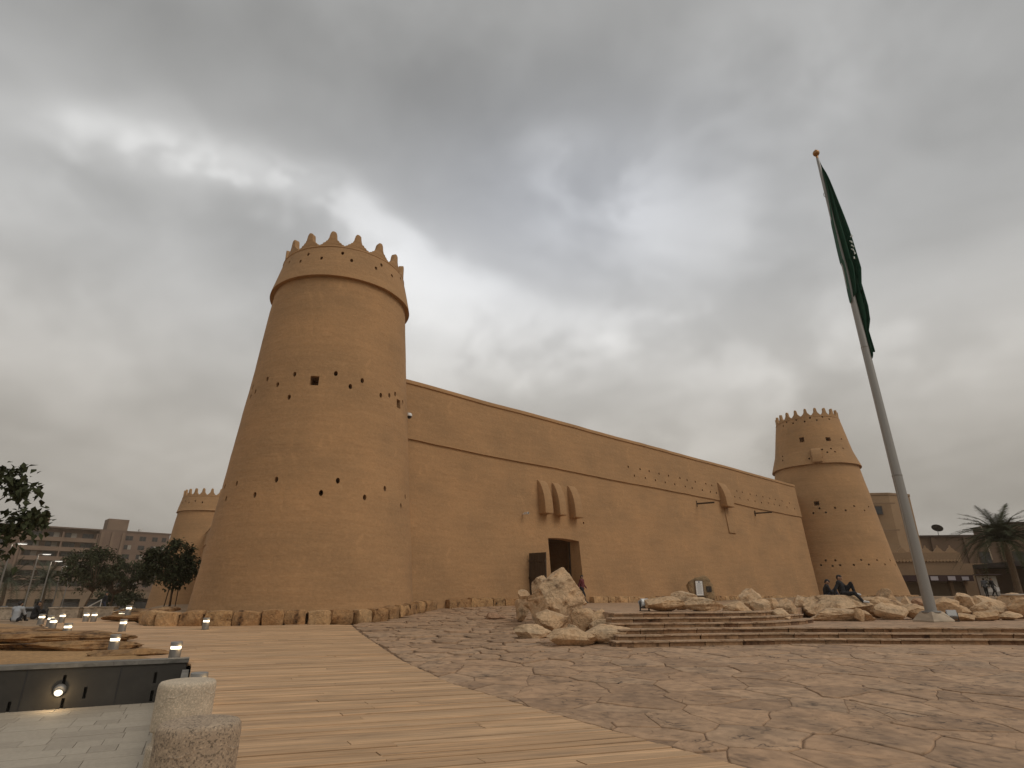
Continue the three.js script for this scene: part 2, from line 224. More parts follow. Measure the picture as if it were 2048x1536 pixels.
function sheet(poly, yAt, step = 0.8) {                     // a sheet over a polygon, following a height
  const xs = poly.map((p) => p[0]), fs = poly.map((p) => p[1]), sh = new THREE.Shape(poly.map(([x, F]) => new THREE.Vector2(x, F)));
  const x0 = Math.min(...xs), x1 = Math.max(...xs), f0 = Math.min(...fs), f1 = Math.max(...fs), pos = [], uv = [];
  const clipPoly = (pts, ax, v, keepLess) => { const o = []; for (let i = 0; i < pts.length; i++) { const a = pts[i], b = pts[(i + 1) % pts.length], da = (a[ax] - v) * (keepLess ? -1 : 1), db = (b[ax] - v) * (keepLess ? -1 : 1); if (da >= 0) o.push(a); if (da * db < 0) { const t = da / (da - db); o.push([lerp(a[0], b[0], t), lerp(a[1], b[1], t)]); } } return o; };
  const tris = THREE.ShapeUtils.triangulateShape(sh.extractPoints(1).shape, []), pts = sh.extractPoints(1).shape;
  for (const t of tris) {
    const tri = t.map((i) => [pts[i].x, pts[i].y]); const a = Math.min(...tri.map((p) => p[1])), b = Math.max(...tri.map((p) => p[1]));
    for (let f = Math.floor(a / step) * step; f < b; f += step) { let q = clipPoly(clipPoly(tri, 1, f, false), 1, f + step, true); if (q.length < 3) continue;
      const c = Math.min(...q.map((p) => p[0])), d = Math.max(...q.map((p) => p[0]));
      for (let x = Math.floor(c / step) * step; x < d; x += step) { const w = clipPoly(clipPoly(q, 0, x, false), 0, x + step, true); for (let k = 1; k < w.length - 1; k++) { let T = [w[0], w[k], w[k + 1]]; const ar = (T[1][0] - T[0][0]) * (T[2][1] - T[0][1]) - (T[2][0] - T[0][0]) * (T[1][1] - T[0][1]); if (Math.abs(ar) < 1e-9) continue; if (ar < 0) T = [T[0], T[2], T[1]]; for (const p of T) { pos.push(p[0], yAt(p[0], p[1]), -p[1]); uv.push(p[0], p[1]); } } } }
  }
  let g = fromArrays(pos, uv); g.deleteAttribute('normal'); g = mergeVertices(g, 1e-4); g.computeVertexNormals(); return g;
}
// ---------------------------------------------------------------- crazy paving of the plaza
const PLAZA = [...DECK_RIGHT, [-5.2, 27], [-4.2, 33], [1.6, 38.5], [5, 36], [3.5, 22], [4, 18], [24, 18.2], [26, 12], [26, -3]];
const plazaBed = structure('plaza', sheet(PLAZA, (x, F) => E(x, F) - 0.016), mortarMat);
{
  const r = rng(12), S = 0.8, seeds = new Map(), key = (i, j) => i * 1000 + j;
  for (let i = -12; i < 36; i++) for (let j = -4; j < 52; j++) { const n = noise3(i * 0.21, j * 0.21, 4); seeds.set(key(i, j), [(i + 0.5 + (r() - 0.5) * 1.25) * S, (j + 0.5 + (r() - 0.5) * 1.25) * S, n]); }
  const clip = (pts, nx, nf, c) => { const o = []; for (let i = 0; i < pts.length; i++) { const a = pts[i], b = pts[(i + 1) % pts.length], da = c - a[0] * nx - a[1] * nf, db = c - b[0] * nx - b[1] * nf; if (da >= 0) o.push(a); if (da * db < 0) { const t = da / (da - db); o.push([lerp(a[0], b[0], t), lerp(a[1], b[1], t)]); } } return o; };
  const stones = [];
  for (const [k, s] of seeds) {
    const i = Math.floor(k / 1000 + 1e-9), j = k - i * 1000 > 500 ? k - i * 1000 - 1000 : k - i * 1000; const ii = k - j; const I = Math.round(ii / 1000), J = j;
    let pts = [[s[0] - 2, s[1] - 2], [s[0] + 2, s[1] - 2], [s[0] + 2, s[1] + 2], [s[0] - 2, s[1] + 2]];
    for (let a = -3; a <= 3; a++) for (let b = -3; b <= 3; b++) { if (!a && !b) continue; const q = seeds.get(key(I + a, J + b)); if (!q) continue; const nx = q[0] - s[0], nf = q[1] - s[1]; pts = clip(pts, nx, nf, (nx * (q[0] + s[0]) + nf * (q[1] + s[1])) / 2); }
    for (let e = 0; e < DECK_RIGHT.length - 1; e++) { const [ax, af] = DECK_RIGHT[e], [bx_, bf] = DECK_RIGHT[e + 1], l = Math.hypot(bx_ - ax, bf - af), t = clamp(((s[0] - ax) * (bx_ - ax) + (s[1] - af) * (bf - af)) / l / l, 0, 1), dx = s[0] - lerp(ax, bx_, t), df = s[1] - lerp(af, bf, t); if (dx * dx + df * df < 2.2 && t > 0 && t < 1) { const nx = -(bf - af) / l, nf = (bx_ - ax) / l; pts = clip(pts, nx, nf, nx * ax + nf * af - 0.02); } }
    if (pts.length < 3) continue;
    let cx = 0, cf = 0; for (const p of pts) { cx += p[0] / pts.length; cf += p[1] / pts.length; }
    if (!inside(cx, cf, PLAZA)) continue;
    let area = 0; pts.forEach((p, n) => { const q = pts[(n + 1) % pts.length]; area += (p[0] * q[1] - q[0] * p[1]) / 2; }); area = Math.abs(area); if (area < 0.06) continue;
    const seen = cf > 5.6 && Math.abs(cx) < cf * 0.95 + 0.5 ? area / cf ** 2.6 : 0;
    stones.push({ pts, cx, cf, seen, area });
  }
  stones.sort((a, b) => b.seen - a.seen);
  const build = (s, seed) => {
    const q = rng(seed + 400), near = sm(11, 18, s.cf) * sm(4.5, 0.5, s.cx), gap = 0.003 + 0.012 * q() * q() + near * (0.016 + 0.045 * q()), up = -0.003 + (q() - 0.5) * 0.018 + near * (0.01 + 0.045 * q()), ring = [], rad = Math.sqrt(s.area / 3.14);
    for (let i = 0; i < s.pts.length; i++) { const a = s.pts[i], b = s.pts[(i + 1) % s.pts.length], L = Math.hypot(b[0] - a[0], b[1] - a[1]), n = Math.max(1, Math.round(L / 0.28)); for (let t = 0; t < n; t++) { const u = t / n, x = lerp(a[0], b[0], u), F = lerp(a[1], b[1], u), k = 1 - gap / rad; ring.push([s.cx + (x - s.cx) * k + noise3(x * 3.1, F * 3.1, 2) * 0.05 * (t ? 1 : 0.6), s.cf + (F - s.cf) * k + noise3(x * 3.1 + 50, F * 3.1, 2) * 0.05 * (t ? 1 : 0.6)]); } }
    const pos = [], uv = [], idx = [], n = ring.length, ang = q() * 6.28, ca = Math.cos(ang), sa = Math.sin(ang), ox = q() * 9, tx = (q() - 0.5) * 0.012, tf = (q() - 0.5) * 0.012;
    const push = (x, F, dy) => { pos.push(x, E(x, F) + up + (x - s.cx) * tx + (F - s.cf) * tf + dy, -F); uv.push(x * ca - F * sa + ox, x * sa + F * ca); };
    push(s.cx, s.cf, 0);
    for (const [k, dy] of [[1 - 0.025 / rad, 0.0], [1, -0.008], [1, -0.07]]) for (const p of ring) push(s.cx + (p[0] - s.cx) * k, s.cf + (p[1] - s.cf) * k, dy);
    for (let i = 0; i < n; i++) { const a = 1 + i, b = 1 + (i + 1) % n; idx.push(0, a, b); for (let l = 0; l < 2; l++) { const c = a + n * l, d = b + n * l; idx.push(c, c + n, d, d, c + n, d + n); } }
    let ar = 0; for (let i = 0; i < n; i++) { const a = ring[i], b = ring[(i + 1) % n]; ar += a[0] * b[1] - b[0] * a[1]; } if (ar < 0) for (let i = 0; i < idx.length; i += 3) [idx[i + 1], idx[i + 2]] = [idx[i + 2], idx[i + 1]];
    return fromArrays(pos, uv, idx);
  };
  const rest = paveMats.map(() => []);
  stones.forEach((s, i) => { const m = Math.floor(hash(Math.round(s.cx * 50) & 65535, Math.round(s.cf * 50), 5) * 3.99), g = build(s, i); if (i < 295) mesh('flagstone', g, paveMats[m], plazaBed); else rest[m].push(g); });
  field('flagstone_field', rest, paveMats, plazaBed);
}
// ---------------------------------------------------------------- timber deck
const deck = structure('deck', sheet(DECK, (x, F) => E(x, F) - 0.045), flat(0.09, 0.055, 0.03));
{
  const r = rng(31), A = 15.5 / 57.2958, c = Math.cos(A), s = Math.sin(A), poly = DECK.map(([x, F]) => [x * c + F * s, -x * s + F * c]), W = 0.165;
  const cross = (q) => { const o = []; for (let i = 0, j = poly.length - 1; i < poly.length; j = i++) { const [a, b] = poly[i], [d, e] = poly[j]; if ((b > q) !== (e > q)) o.push((d - a) * (q - b) / (e - b) + a); } return o.sort((a, b) => a - b); };
  const q0 = Math.min(...poly.map((p) => p[1])), q1 = Math.max(...poly.map((p) => p[1])), boards = [];
  for (let q = q0; q < q1; q += W) {
    const gap = 0.006 + (r() < 0.3 ? 0.02 : 0.004) * r(), a = cross(q + 0.001), b = cross(q + W - gap), m = cross(q + W / 2);
    const same = a.length === b.length && b.length === m.length, n = m.length;
    for (let i = 0; i + 1 < n; i += 2) {
      const L0 = same ? a[i] : m[i], L1 = same ? b[i] : m[i], R0 = same ? a[i + 1] : m[i + 1], R1 = same ? b[i + 1] : m[i + 1];
      let t = 0; const len = Math.max(R0 - L0, R1 - L1); if (len < 0.1) continue;
      const cuts = [0]; t = 1.5 + r() * 4; while (t < len - 1) { cuts.push(t / len); t += 3 + r() * 3; } cuts.push(1);
      for (let k = 0; k < cuts.length - 1; k++) { const g = 0.004 / len, u0 = cuts[k] + (k ? g : 0), u1 = cuts[k + 1] - (k < cuts.length - 2 ? g : 0); boards.push([[lerp(L0, R0, u0), q], [lerp(L0, R0, u1), q], [lerp(L1, R1, u1), q + W - gap], [lerp(L1, R1, u0), q + W - gap], r(), r(), r()]); }
    }
  }
  const build = (b) => {
    const dy = (b[4] - 0.5) * 0.012, ox = b[5] * 7, oy = b[6] * 3, pos = [], uv = [], idx = [], mid = (b[0][1] + b[3][1]) / 2, n = Math.max(1, Math.round((b[1][0] - b[0][0]) / 2.5));
    const push = (p, q, d) => { const x = p * c - q * s, F = p * s + q * c; pos.push(x, E(x, F) + dy + d, -F); uv.push(p + ox, q - b[0][1] + oy); };
    for (let i = 0; i <= n; i++) { const u = i / n, l = [lerp(b[0][0], b[1][0], u), b[0][1]], h = [lerp(b[3][0], b[2][0], u), b[3][1]]; push(l[0], l[1], -0.04); push(l[0], l[1], -0.003); push(l[0], l[1] + 0.005, 0); push(h[0], h[1] - 0.005, 0); push(h[0], h[1], -0.003); push(h[0], h[1], -0.04); }
    for (let i = 0; i < n; i++) for (let k = 0; k < 5; k++) { const a = i * 6 + k, e = a + 6; idx.push(a, e, a + 1, a + 1, e, e + 1); }
    idx.push(0, 1, 4, 0, 4, 5, 1, 2, 3, 1, 3, 4); const o = n * 6; idx.push(o, o + 4, o + 1, o, o + 5, o + 4, o + 1, o + 3, o + 2, o + 1, o + 4, o + 3);
    return toCreasedNormals(fromArrays(pos, uv, idx), 0.4);
  };
  const score = (b) => { const p = (b[0][0] + b[1][0]) / 2, q = b[0][1], x = p * c - q * s, F = p * s + q * c; return F > 5.5 && Math.abs(x) < F * 0.95 + 2 ? (b[1][0] - b[0][0]) / F ** 2.5 : 0; };
  boards.sort((a, b) => score(b) - score(a));
  const rest = deckMats.map(() => []);
  boards.forEach((b, i) => { const m = Math.floor(((b[4] * 977 + b[5] * 131) % 1) * 7.99); if (i < 295) mesh('deck_board', build(b), deckMats[m], deck); else rest[m].push(build(b)); });
  field('deck_board_field', rest, deckMats, deck);
}
// ---------------------------------------------------------------- sunken ramp with grey pavers, kerb, dark retaining wall
{
  const ramp = structure('ramp', sheet(SUNK, () => -0.53), flat(0.06, 0.055, 0.05));
  const r = rng(5), A = 27 / 57.2958, c = Math.cos(A), s = Math.sin(A), poly = SUNK.map(([x, F]) => [x * c + F * s, -x * s + F * c]);
  const cross = (q) => { const o = []; for (let i = 0, j = poly.length - 1; i < poly.length; j = i++) { const [a, b] = poly[i], [d, e] = poly[j]; if ((b > q) !== (e > q)) o.push((d - a) * (q - b) / (e - b) + a); } return o.sort((a, b) => a - b); };
  const q0 = Math.min(...poly.map((p) => p[1])), q1 = Math.max(...poly.map((p) => p[1])), W = 0.42; let count = 0; const rest = [];
  for (let q = q1 - 0.02 - W; q > q0; q -= W) {
    const m = cross(q + W / 2); if (m.length < 2) continue;
    for (let p = m[1]; p > m[0];) {
      const L = r() < 0.4 ? 0.34 : 0.7 + r() * 0.35, x0 = Math.max(m[0], p - L), n = [(x0 + p) / 2, q + W / 2], x = n[0] * c - n[1] * s, F = n[0] * s + n[1] * c;
      if (p - x0 > 0.05) { const g = new THREE.BoxGeometry(p - x0 - 0.008, 0.05, W - 0.006); const b = boxUV(g); b.rotateY(A); b.translate(x, -0.505 + (r() - 0.5) * 0.004, -F); if (F > 7.6 && count < 290) { mesh('paver', b, paverMats[Math.floor(r() * 2.99)], ramp); count++; } else rest.push(b); }
      p = x0;
    }
  }
  mesh('paver_field', merge(rest), paverMats[0], ramp).userData.kind = 'stuff';
  // kerb stones along the deck
  const kerb = structure('kerb', merge(KERB.slice(0, -1).map(([x, F], i) => { const [X, G] = KERB[i + 1], l = Math.hypot(X - x, G - F), g = bx(0.12, 0.95, l - 0.004); g.rotateY(Math.atan2(-(X - x), G - F)); g.translate((x + X) / 2, -0.475 + (E(x, F) + E(X, G)) / 2 + 0.012, -(F + G) / 2); return g; })), concreteMat);
  // dark wall that holds back the sand
  const end = [-6.8, 13.2], d = [-0.891, -0.454], L = 8.4, rw = thing('retaining_wall', 'dark slate retaining wall with slots below the sand bank', 'wall', [end[0], end[1], -0.55], Math.PI - Math.atan2(d[1], -d[0]) - Math.PI);
  rw.rotation.y = Math.atan2(0.454, 0.891);
  // local: x from -L to 0 along the wall, z toward the ramp
  const H = 0.78; let body = bx(L, H, 0.3, -L / 2, H / 2, -0.15); const pa = (px, h) => [px, h];
  const slots = [[-2.05, 0.55], [-1.67, 0.32], [-1.99, 0.15], [-2.8, 0.15], [-0.53, 0.52], [-0.53, 0.19], [-4.3, 0.45], [-5.2, 0.2], [-6.4, 0.48]].map(([x, y]) => { const g = bx(0.055, 0.2, 0.3, x, y, 0.03); return g; });
  mesh('wall_face', cut(body, slots), slateMat, rw);
  mesh('coping', bx(L + 0.03, 0.075, 0.36, -L / 2 + 0.015, H + 0.0375, -0.15), concreteMat, rw);
  for (let k = 0; k < 5; k++) mesh('joint_strip', bx(0.012, H - 0.04, 0.006, -1.15 - k * 1.5, H / 2, 0.002), blackMat, rw);
  const lampP = [-2.42, 0.34], w = thing('wall_lamp', 'small round lit lamp on the dark slate wall', 'lamp', [end[0] + d[0] * 2.08 + 0.003 * 0.454, end[1] + d[1] * 2.08 - 0.004 * 0.891, -0.15], Math.atan2(0.454, 0.891));
  const hood = lathe([[0, 0], [0.1, 0], [0.105, 0.02], [0.09, 0.07], [0.05, 0.1], [0, 0.1]], 24); hood.rotateX(Math.PI / 2); mesh('housing', hood, steelMat, w);
  const lens = new THREE.SphereGeometry(0.07, 20, 10, 0, 6.2832, 0, 1.3); lens.rotateX(Math.PI / 2 + 0.6); lens.translate(0, -0.03, 0.075); mesh('lens', lens, glow(2.2), w);
  const pl = new THREE.PointLight(0xffdca8, 0.35, 4); pl.position.set(0, -0.06, 0.2); pl.castShadow = true; w.add(pl);
}
// ---------------------------------------------------------------- sand bank behind the dark wall
const SAND = [[-6.95, 13.5], [-14.6, 9.6], [-34, 8], [-34, 26], [-20.5, 25.3], [-16.75, 22.2], [-14.35, 19.6], [-10.15, 15.4], [-7.45, 13.55]];
structure('sand_bank', sheet(SAND, (x, F) => E(x, F) + 0.015 + 0.05 * fbm3(x * 0.7, F * 0.7, 3, 4) + 0.04 * sm(-10, -15, x) * sm(22, 17, F), 0.35), sandMat);
// ---------------------------------------------------------------- terraces and stairs
const STEPS = [], litTreadMats = [[0.44, 0.3, 0.19], [0.4, 0.27, 0.165]].map((c, i) => std({ map: stoneMap(c, 0.25, 870 + i * 20), bumpMap: stoneBump, bumpScale: 0.02 }));  // added tread slabs, paler than the risers: light on step tops put into colour
{
  const foot = [[2.7, 16.26], [5.2, 16.75], [6.3, 16.95], [8.0, 17.25], [8.7, 17.28], [10.7, 17.15], [14, 17.0], [24, 16.7]];
  const upper = [[2.75, 17.36], [5.3, 17.85], [6.6, 18.05], [8.0, 18.7], [9.2, 19.7], [10.4, 21.2]];
  for (let k = 0; k < 6; k++) STEPS.push(k < 3 ? foot.map(([x, F]) => [x + k * 0.12 * (x < 5 ? 1 : 0), F + k * 0.34]) : upper.map(([x, F], i) => [x + (k - 3) * (i ? -0.04 * i : 0.12), F + (k - 3) * 0.34]));
  const lift = (poly, top, bottom) => { const g = new THREE.ExtrudeGeometry(new THREE.Shape(poly.map(([x, F]) => new THREE.Vector2(x, F))), { depth: top - bottom, bevelEnabled: false }); g.rotateX(-Math.PI / 2); g.translate(0, bottom, 0); return boxUV(g); };
  const back = (k, d) => STEPS[k].map(([x, F]) => [x, F + d]);
  structure('terrace', lift([...back(2, 0.3), [26, 24], [25, 27], [12, 27], [10, 22], [2.75, 20]], 0.662, 0.1), paveMats[1]);
  structure('terrace', lift([...back(5, 0.3), [13, 27], [21, 38], [24.5, 57.5], [17, 51.5], [7, 42.6], [2.2, 38.1], [2.75, 24]], 1.045, 0.15), paveMats[0]);
  const st = thing('stone_stairs', 'low stone stairs below the fort wall, reddish risers', 'stairs', [0, 0, 0]), r = rng(77);
  STEPS.forEach((line, k) => {
    const top = 0.28 + 0.13 * (k + 1); let carry = 0;
    for (let i = 0; i < line.length - 1; i++) {
      const [ax, af] = line[i], [bx_, bf] = line[i + 1], l = Math.hypot(bx_ - ax, bf - af), n = Math.max(1, Math.round(l / (ax > 8 ? 0.75 : 0.85))), w = Array.from({ length: n }, () => 0.6 + r()), sum = w.reduce((a, b) => a + b, 0); let t = 0;
      for (let j = 0; j < n; j++) {
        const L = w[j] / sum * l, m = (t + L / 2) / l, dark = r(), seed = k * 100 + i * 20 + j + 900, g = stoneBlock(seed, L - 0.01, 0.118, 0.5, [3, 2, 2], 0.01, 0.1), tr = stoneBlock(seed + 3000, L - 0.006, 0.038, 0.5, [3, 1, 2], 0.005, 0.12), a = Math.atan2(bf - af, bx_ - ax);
        const dz = (r() - 0.5) * 0.03, dy = (r() - 0.5) * 0.01; g.translate(0, -0.002, -0.275 + dz); tr.translate(0, 0.118, -0.235 + dz); for (const q of [g, tr]) { q.rotateY(a); q.translate(lerp(ax, bx_, m), top - 0.155 + dy, -lerp(af, bf, m)); } t += L; mesh('lit_tread', tr, litTreadMats[seed % 2], st);
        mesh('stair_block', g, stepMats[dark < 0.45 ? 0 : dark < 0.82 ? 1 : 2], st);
      }
    }
  });
}

// ================================================================ the fort
function profileAt(T, y) { if (y <= T[0][1]) return T[0][0]; for (let i = 1; i < T.length; i++) if (y <= T[i][1]) return lerp(T[i - 1][0], T[i][0], (y - T[i - 1][1]) / (T[i][1] - T[i - 1][1])); return T[T.length - 1][0]; }
function drum(T, seed, seg = 120, step = 0.45, amp = 0.03) {   // closed, slightly uneven turned wall; T is [radius, height] from the foot up and back over the top
  const pts = []; for (let i = 0; i < T.length - 1; i++) { const [r0, y0] = T[i], [r1, y1] = T[i + 1], n = Math.max(1, Math.round(Math.hypot(r1 - r0, y1 - y0) / step)); for (let k = 0; k < n; k++) pts.push([lerp(r0, r1, k / n), lerp(y0, y1, k / n)]); } pts.push(T[T.length - 1]);
  const pos = [], uv = [], idx = [], R = T[0][0]; let run = 0;
  pts.forEach(([r, y], i) => { if (i) run += Math.hypot(r - pts[i - 1][0], y - pts[i - 1][1]); for (let k = 0; k <= seg; k++) { const a = (k % seg) / seg * 2 * Math.PI, n = fbm3(Math.sin(a) * R * 0.45 + seed, y * 0.4, Math.cos(a) * R * 0.45, 3), rr = r + amp * n * 2, yy = y + 0.6 * amp * noise3(Math.sin(a) * 2.6 + seed, y * 0.2 + 3, Math.cos(a) * 2.6); pos.push(rr * Math.sin(a), yy, rr * Math.cos(a)); uv.push(k / seg * 2 * Math.PI * 4.4, run); } });
  const n = pts.length, w = seg + 1;
  for (let i = 0; i < n - 1; i++) for (let k = 0; k < seg; k++) { const a = i * w + k, b = a + w; idx.push(a, a + 1, b, a + 1, b + 1, b); }
  for (const [i, up] of [[0, 0], [n - 1, 1]]) { const c = pos.length / 3; pos.push(0, pts[i][1], 0); uv.push(0, 0); for (let k = 0; k < seg; k++) { const a = i * w + k; up ? idx.push(a, a + 1, c) : idx.push(a + 1, a, c); } }
  return fromArrays(pos, uv, idx);
}
function bore(T, deg, y, w, h, depth = 0.7, square = false) {   // a cutter for a loophole or a small window, driven in from the face
  const a = deg / 57.2958, r = profileAt(T, y), g = square ? new THREE.BoxGeometry(w, h, depth) : new THREE.CylinderGeometry(w / 2, w / 2, depth, 10);
  if (!square) { g.rotateX(Math.PI / 2); g.scale(1, h / w, 1); }
  g.translate(0, 0, r - depth / 2 + 0.12); g.rotateY(a); g.translate(0, y, 0); return g;
}
function merlonGeo(w, h, r0, seed, thick = 0.3) {
  const q = rng(seed), j = (k) => (q() - 0.5) * k, L = [[0.5, 0], [0.49, 0.07], [0.455, 0.135], [0.385, 0.15], [0.345, 0.245], [0.28, 0.275], [0.245, 0.37], [0.19, 0.4], [0.16, 0.5], [0.135, 0.57], [0.115, 0.74], [0.095, 0.89], [0.055, 0.975]];
  const s = new THREE.Shape(), R = L.map(([x, y]) => [x * w * (1 + j(0.05)), y * h * (1 + j(0.04))]), M = L.map(([x, y]) => [-x * w * (1 + j(0.05)), y * h * (1 + j(0.04))]); R[0] = [w / 2, -0.04]; M[0] = [-w / 2, -0.04];
  s.moveTo(...R[0]); for (const p of R.slice(1)) s.lineTo(...p); s.lineTo(0, h); for (const p of M.reverse()) s.lineTo(...p);
  let g = new THREE.ExtrudeGeometry(s, { depth: thick - 0.08, bevelEnabled: true, bevelThickness: 0.04, bevelSize: 0.035, bevelSegments: 2, curveSegments: 4 });
  g.translate(0, 0, -thick + 0.04); const p = g.attributes.position;
  for (let i = 0; i < p.count; i++) { const x = p.getX(i), z = p.getZ(i), a = x / r0; p.setXYZ(i, Math.sin(a) * (r0 + z), p.getY(i) + 0.0, Math.cos(a) * (r0 + z) - r0); }
  g = boxUV(g); g.deleteAttribute('normal'); g.computeVertexNormals(); return toCreasedNormals(g, 0.8);
}
function tower(name, label, [cx, cF, y0], body, parapet, holesBody, holesTop, merlons, mw, mh, rimY, seed, phase) {
  const t = thing(name, label, 'tower', [cx, cF, y0]), at = (T) => T.map(([r, y]) => [r, y - y0]), B = at(body), Q = at(parapet);
  const hb = holesBody.map(([a, y, w = 0.19, h = 0.29, sq]) => bore(B, a, y - y0, w, h, sq ? 1.1 : 0.75, sq)), ht = holesTop.map(([a, y, w = 0.17, h = 0.25, sq]) => bore(Q, a, y - y0, w, h, sq ? 0.9 : 0.7, sq));
  const topR = B[B.length - 1][0]; B.push([topR - 0.5, B[B.length - 1][1]]);
  mesh('body', toCreasedNormals(hb.length ? cut(drum(B, seed), hb) : drum(B, seed), 0.6), plaster, t);
  const last = Q[Q.length - 1]; Q.push([last[0] - 0.45, last[1]]); Q.unshift([B[B.length - 2][0] - 0.25, Q[0][1] + 0.02]);
  mesh('parapet', toCreasedNormals(ht.length ? cut(drum(Q, seed + 5, 120, 0.3, 0.025), ht) : drum(Q, seed + 5, 120, 0.3, 0.025), 0.6), plaster, t);
  const rr = last[0], rim = new THREE.TorusGeometry(rr - 0.02, 0.075, 8, 96); rim.rotateX(Math.PI / 2); rim.scale(1, 0.8, 1); rim.translate(0, rimY - y0, 0); { const u = rim.attributes.uv; for (let i = 0; i < u.count; i++) u.setXY(i, u.getX(i) * 20, u.getY(i) * 0.4); } mesh('rim_moulding', rim, plaster, t);
  const geos = [0, 1, 2].map((k) => merlonGeo(mw, mh, rr - 0.02, seed * 7 + k));
  for (let k = 0; k < merlons; k++) { const a = (phase + k * 360 / merlons) / 57.2958, m = mesh('merlon', geos[k % 3], plaster, t); m.position.set(Math.sin(a) * (rr - 0.02), last[1] - 0.02, Math.cos(a) * (rr - 0.02)); m.rotation.y = a; }
  return t;
}
// --- the tall tower by the camera
const TA = [-10.28, 30.62];
const holesA = [[-7.3, 11.85], [-29.4, 11.78], [-18.7, 11.35], [-48.9, 11.68], [-40.2, 11.25], [-47, 11.11], [-8.1, 10.61], [19.8, 11.98], [38, 11.84], [30.1, 11.39], [53.4, 11.32], [62.1, 11.51], [69.3, 11.76], [81.6, 11.59], [6.7, 11.5, 0.42, 0.5, true], [74, 11.3, 0.4, 0.5, true],
  [-6, 6.49], [-34, 6.45], [-50, 6.47], [-17.4, 5.82], [-42, 5.8], [27.4, 6.54], [19.1, 5.92], [43.5, 5.88], [57.8, 6.46], [82.2, 6.35], [74.5, 5.8], [-66, 6.3], [-75, 11.6]];
const bodyA = [[5.42, 0.2], [5.28, 0.95], [5.07, 2.9], [4.5, 9.06], [4.22, 12.14], [3.9, 16.1], [3.78, 17.75], [3.72, 17.9]];
const topA = [[4.02, 17.68], [4.0, 17.8], [3.8, 18.7], [3.56, 19.72], [3.54, 19.8]];
const towerA = tower('round_tower', 'tall tapering mud plaster tower nearest the camera, left of the long wall', [TA[0], TA[1], 0.3], bodyA, topA, holesA,
  [[-38.3, 19.15], [-22.1, 18.83], [-16.1, 19.25], [-2.5, 18.87], [14.2, 19.31], [22.2, 18.89], [43.8, 18.87], [49.8, 19.3], [62.2, 18.96], [79.2, 19.4], [-60, 18.9]], 16, 1.36, 0.98, 19.76, 3, 3.8);
{ const a = -106 / 57.2958, d = new THREE.Vector3(Math.sin(a), 0, Math.cos(a)); mesh('water_spout', tube([d.clone().multiplyScalar(3.5).setY(16.55), d.clone().multiplyScalar(4.85).setY(16.42)], 0.12, 12), woodMat, towerA).userData.label = 'dark wooden water spout sticking out on the left'; }
// --- the far tower at the right end of the wall
const kB = 83 / 80, TB = [39.35, 73.08];
const bodyB = [[7.3 * kB, 0.6], [6.98 * kB, 1.55], [6.22 * kB, 5.25], [5.6 * kB, 9.7], [4.74 * kB, 16.55], [4.66 * kB, 16.9]];
const topB = [[5.02 * kB, 16.6], [4.98 * kB, 16.75], [4.4 * kB, 18.6], [3.74 * kB, 22.5], [3.66 * kB, 22.95]];
const h4 = 0.24, w4 = 0.24;
const towerB = tower('round_tower', 'distant tower at the far end of the wall with a wide lower ledge', [TB[0], TB[1], 0.9], bodyB, topB,
  [[-34.3, 5.24], [-25.8, 5.22], [-2.3, 5.23], [14.8, 5.22], [35.6, 5.25], [-39.3, 4.73], [-29.1, 4.62], [-22.5, 4.69], [-10.4, 4.7], [3.9, 4.73], [23.3, 4.77], [45, 4.75], [-31.9, 11.17], [-15.1, 11.13], [7.5, 11.32], [31.1, 11.35], [-39.2, 10.66], [-25.9, 10.64], [-4.2, 10.82], [20.4, 10.84]].map(([a, y]) => [a, y, w4, h4]).concat([[-34, 11.77, 0.55, 0.5, true]]),
  [[-76.3, 18.28], [-75, 17.72], [-14.5, 18.35], [-1.4, 18.44], [-8.5, 17.96], [2.9, 18.01], [20.4, 18.56], [-18.2, 17.32], [-33.6, 17.3], [25.1, 19.83], [-74, 22.36], [-52.1, 22.33], [-31.6, 22.28], [-10.9, 22.33], [13.6, 22.49], [-65.6, 22.72], [-45.6, 22.7], [-21.4, 22.7], [0.9, 22.75]].map(([a, y]) => [a, y, w4, h4]).concat([[-40.5, 19.9, 0.55, 0.65, true], [-1, 19.7, 0.6, 0.5, true]]), 20, 1.19, 1.05, 22.9, 8, -9.9);
function boxMachicolation(parent, w, h, d, place) {          // curved drop box: grows out of the wall downward and is open below
  const s = new THREE.Shape(); s.moveTo(-0.25, h + 0.02); s.quadraticCurveTo(0.08, h, d * 0.42, h * 0.78); s.bezierCurveTo(d * 0.75, h * 0.6, d * 0.9, h * 0.4, d, 0.02); s.lineTo(d * 0.98, 0); s.lineTo(-0.3, 0); s.closePath();
  let g = new THREE.ExtrudeGeometry(s, { depth: w - 0.08, bevelEnabled: true, bevelThickness: 0.04, bevelSize: 0.035, bevelSegments: 2, curveSegments: 10 });
  g.translate(0, 0, -(w - 0.08) / 2); g.rotateY(-Math.PI / 2); g = toCreasedNormals(boxUV(g), 0.7);
  const m = mesh('machicolation', g, plaster, parent); place(m); return m;
}
boxMachicolation(towerB, 1.05, 1.7, 0.45, (m) => { const a = -24 / 57.2958, r = 4.85 * kB; m.position.set(Math.sin(a) * r, 16.75 - 0.9, Math.cos(a) * r); m.rotation.y = a; });
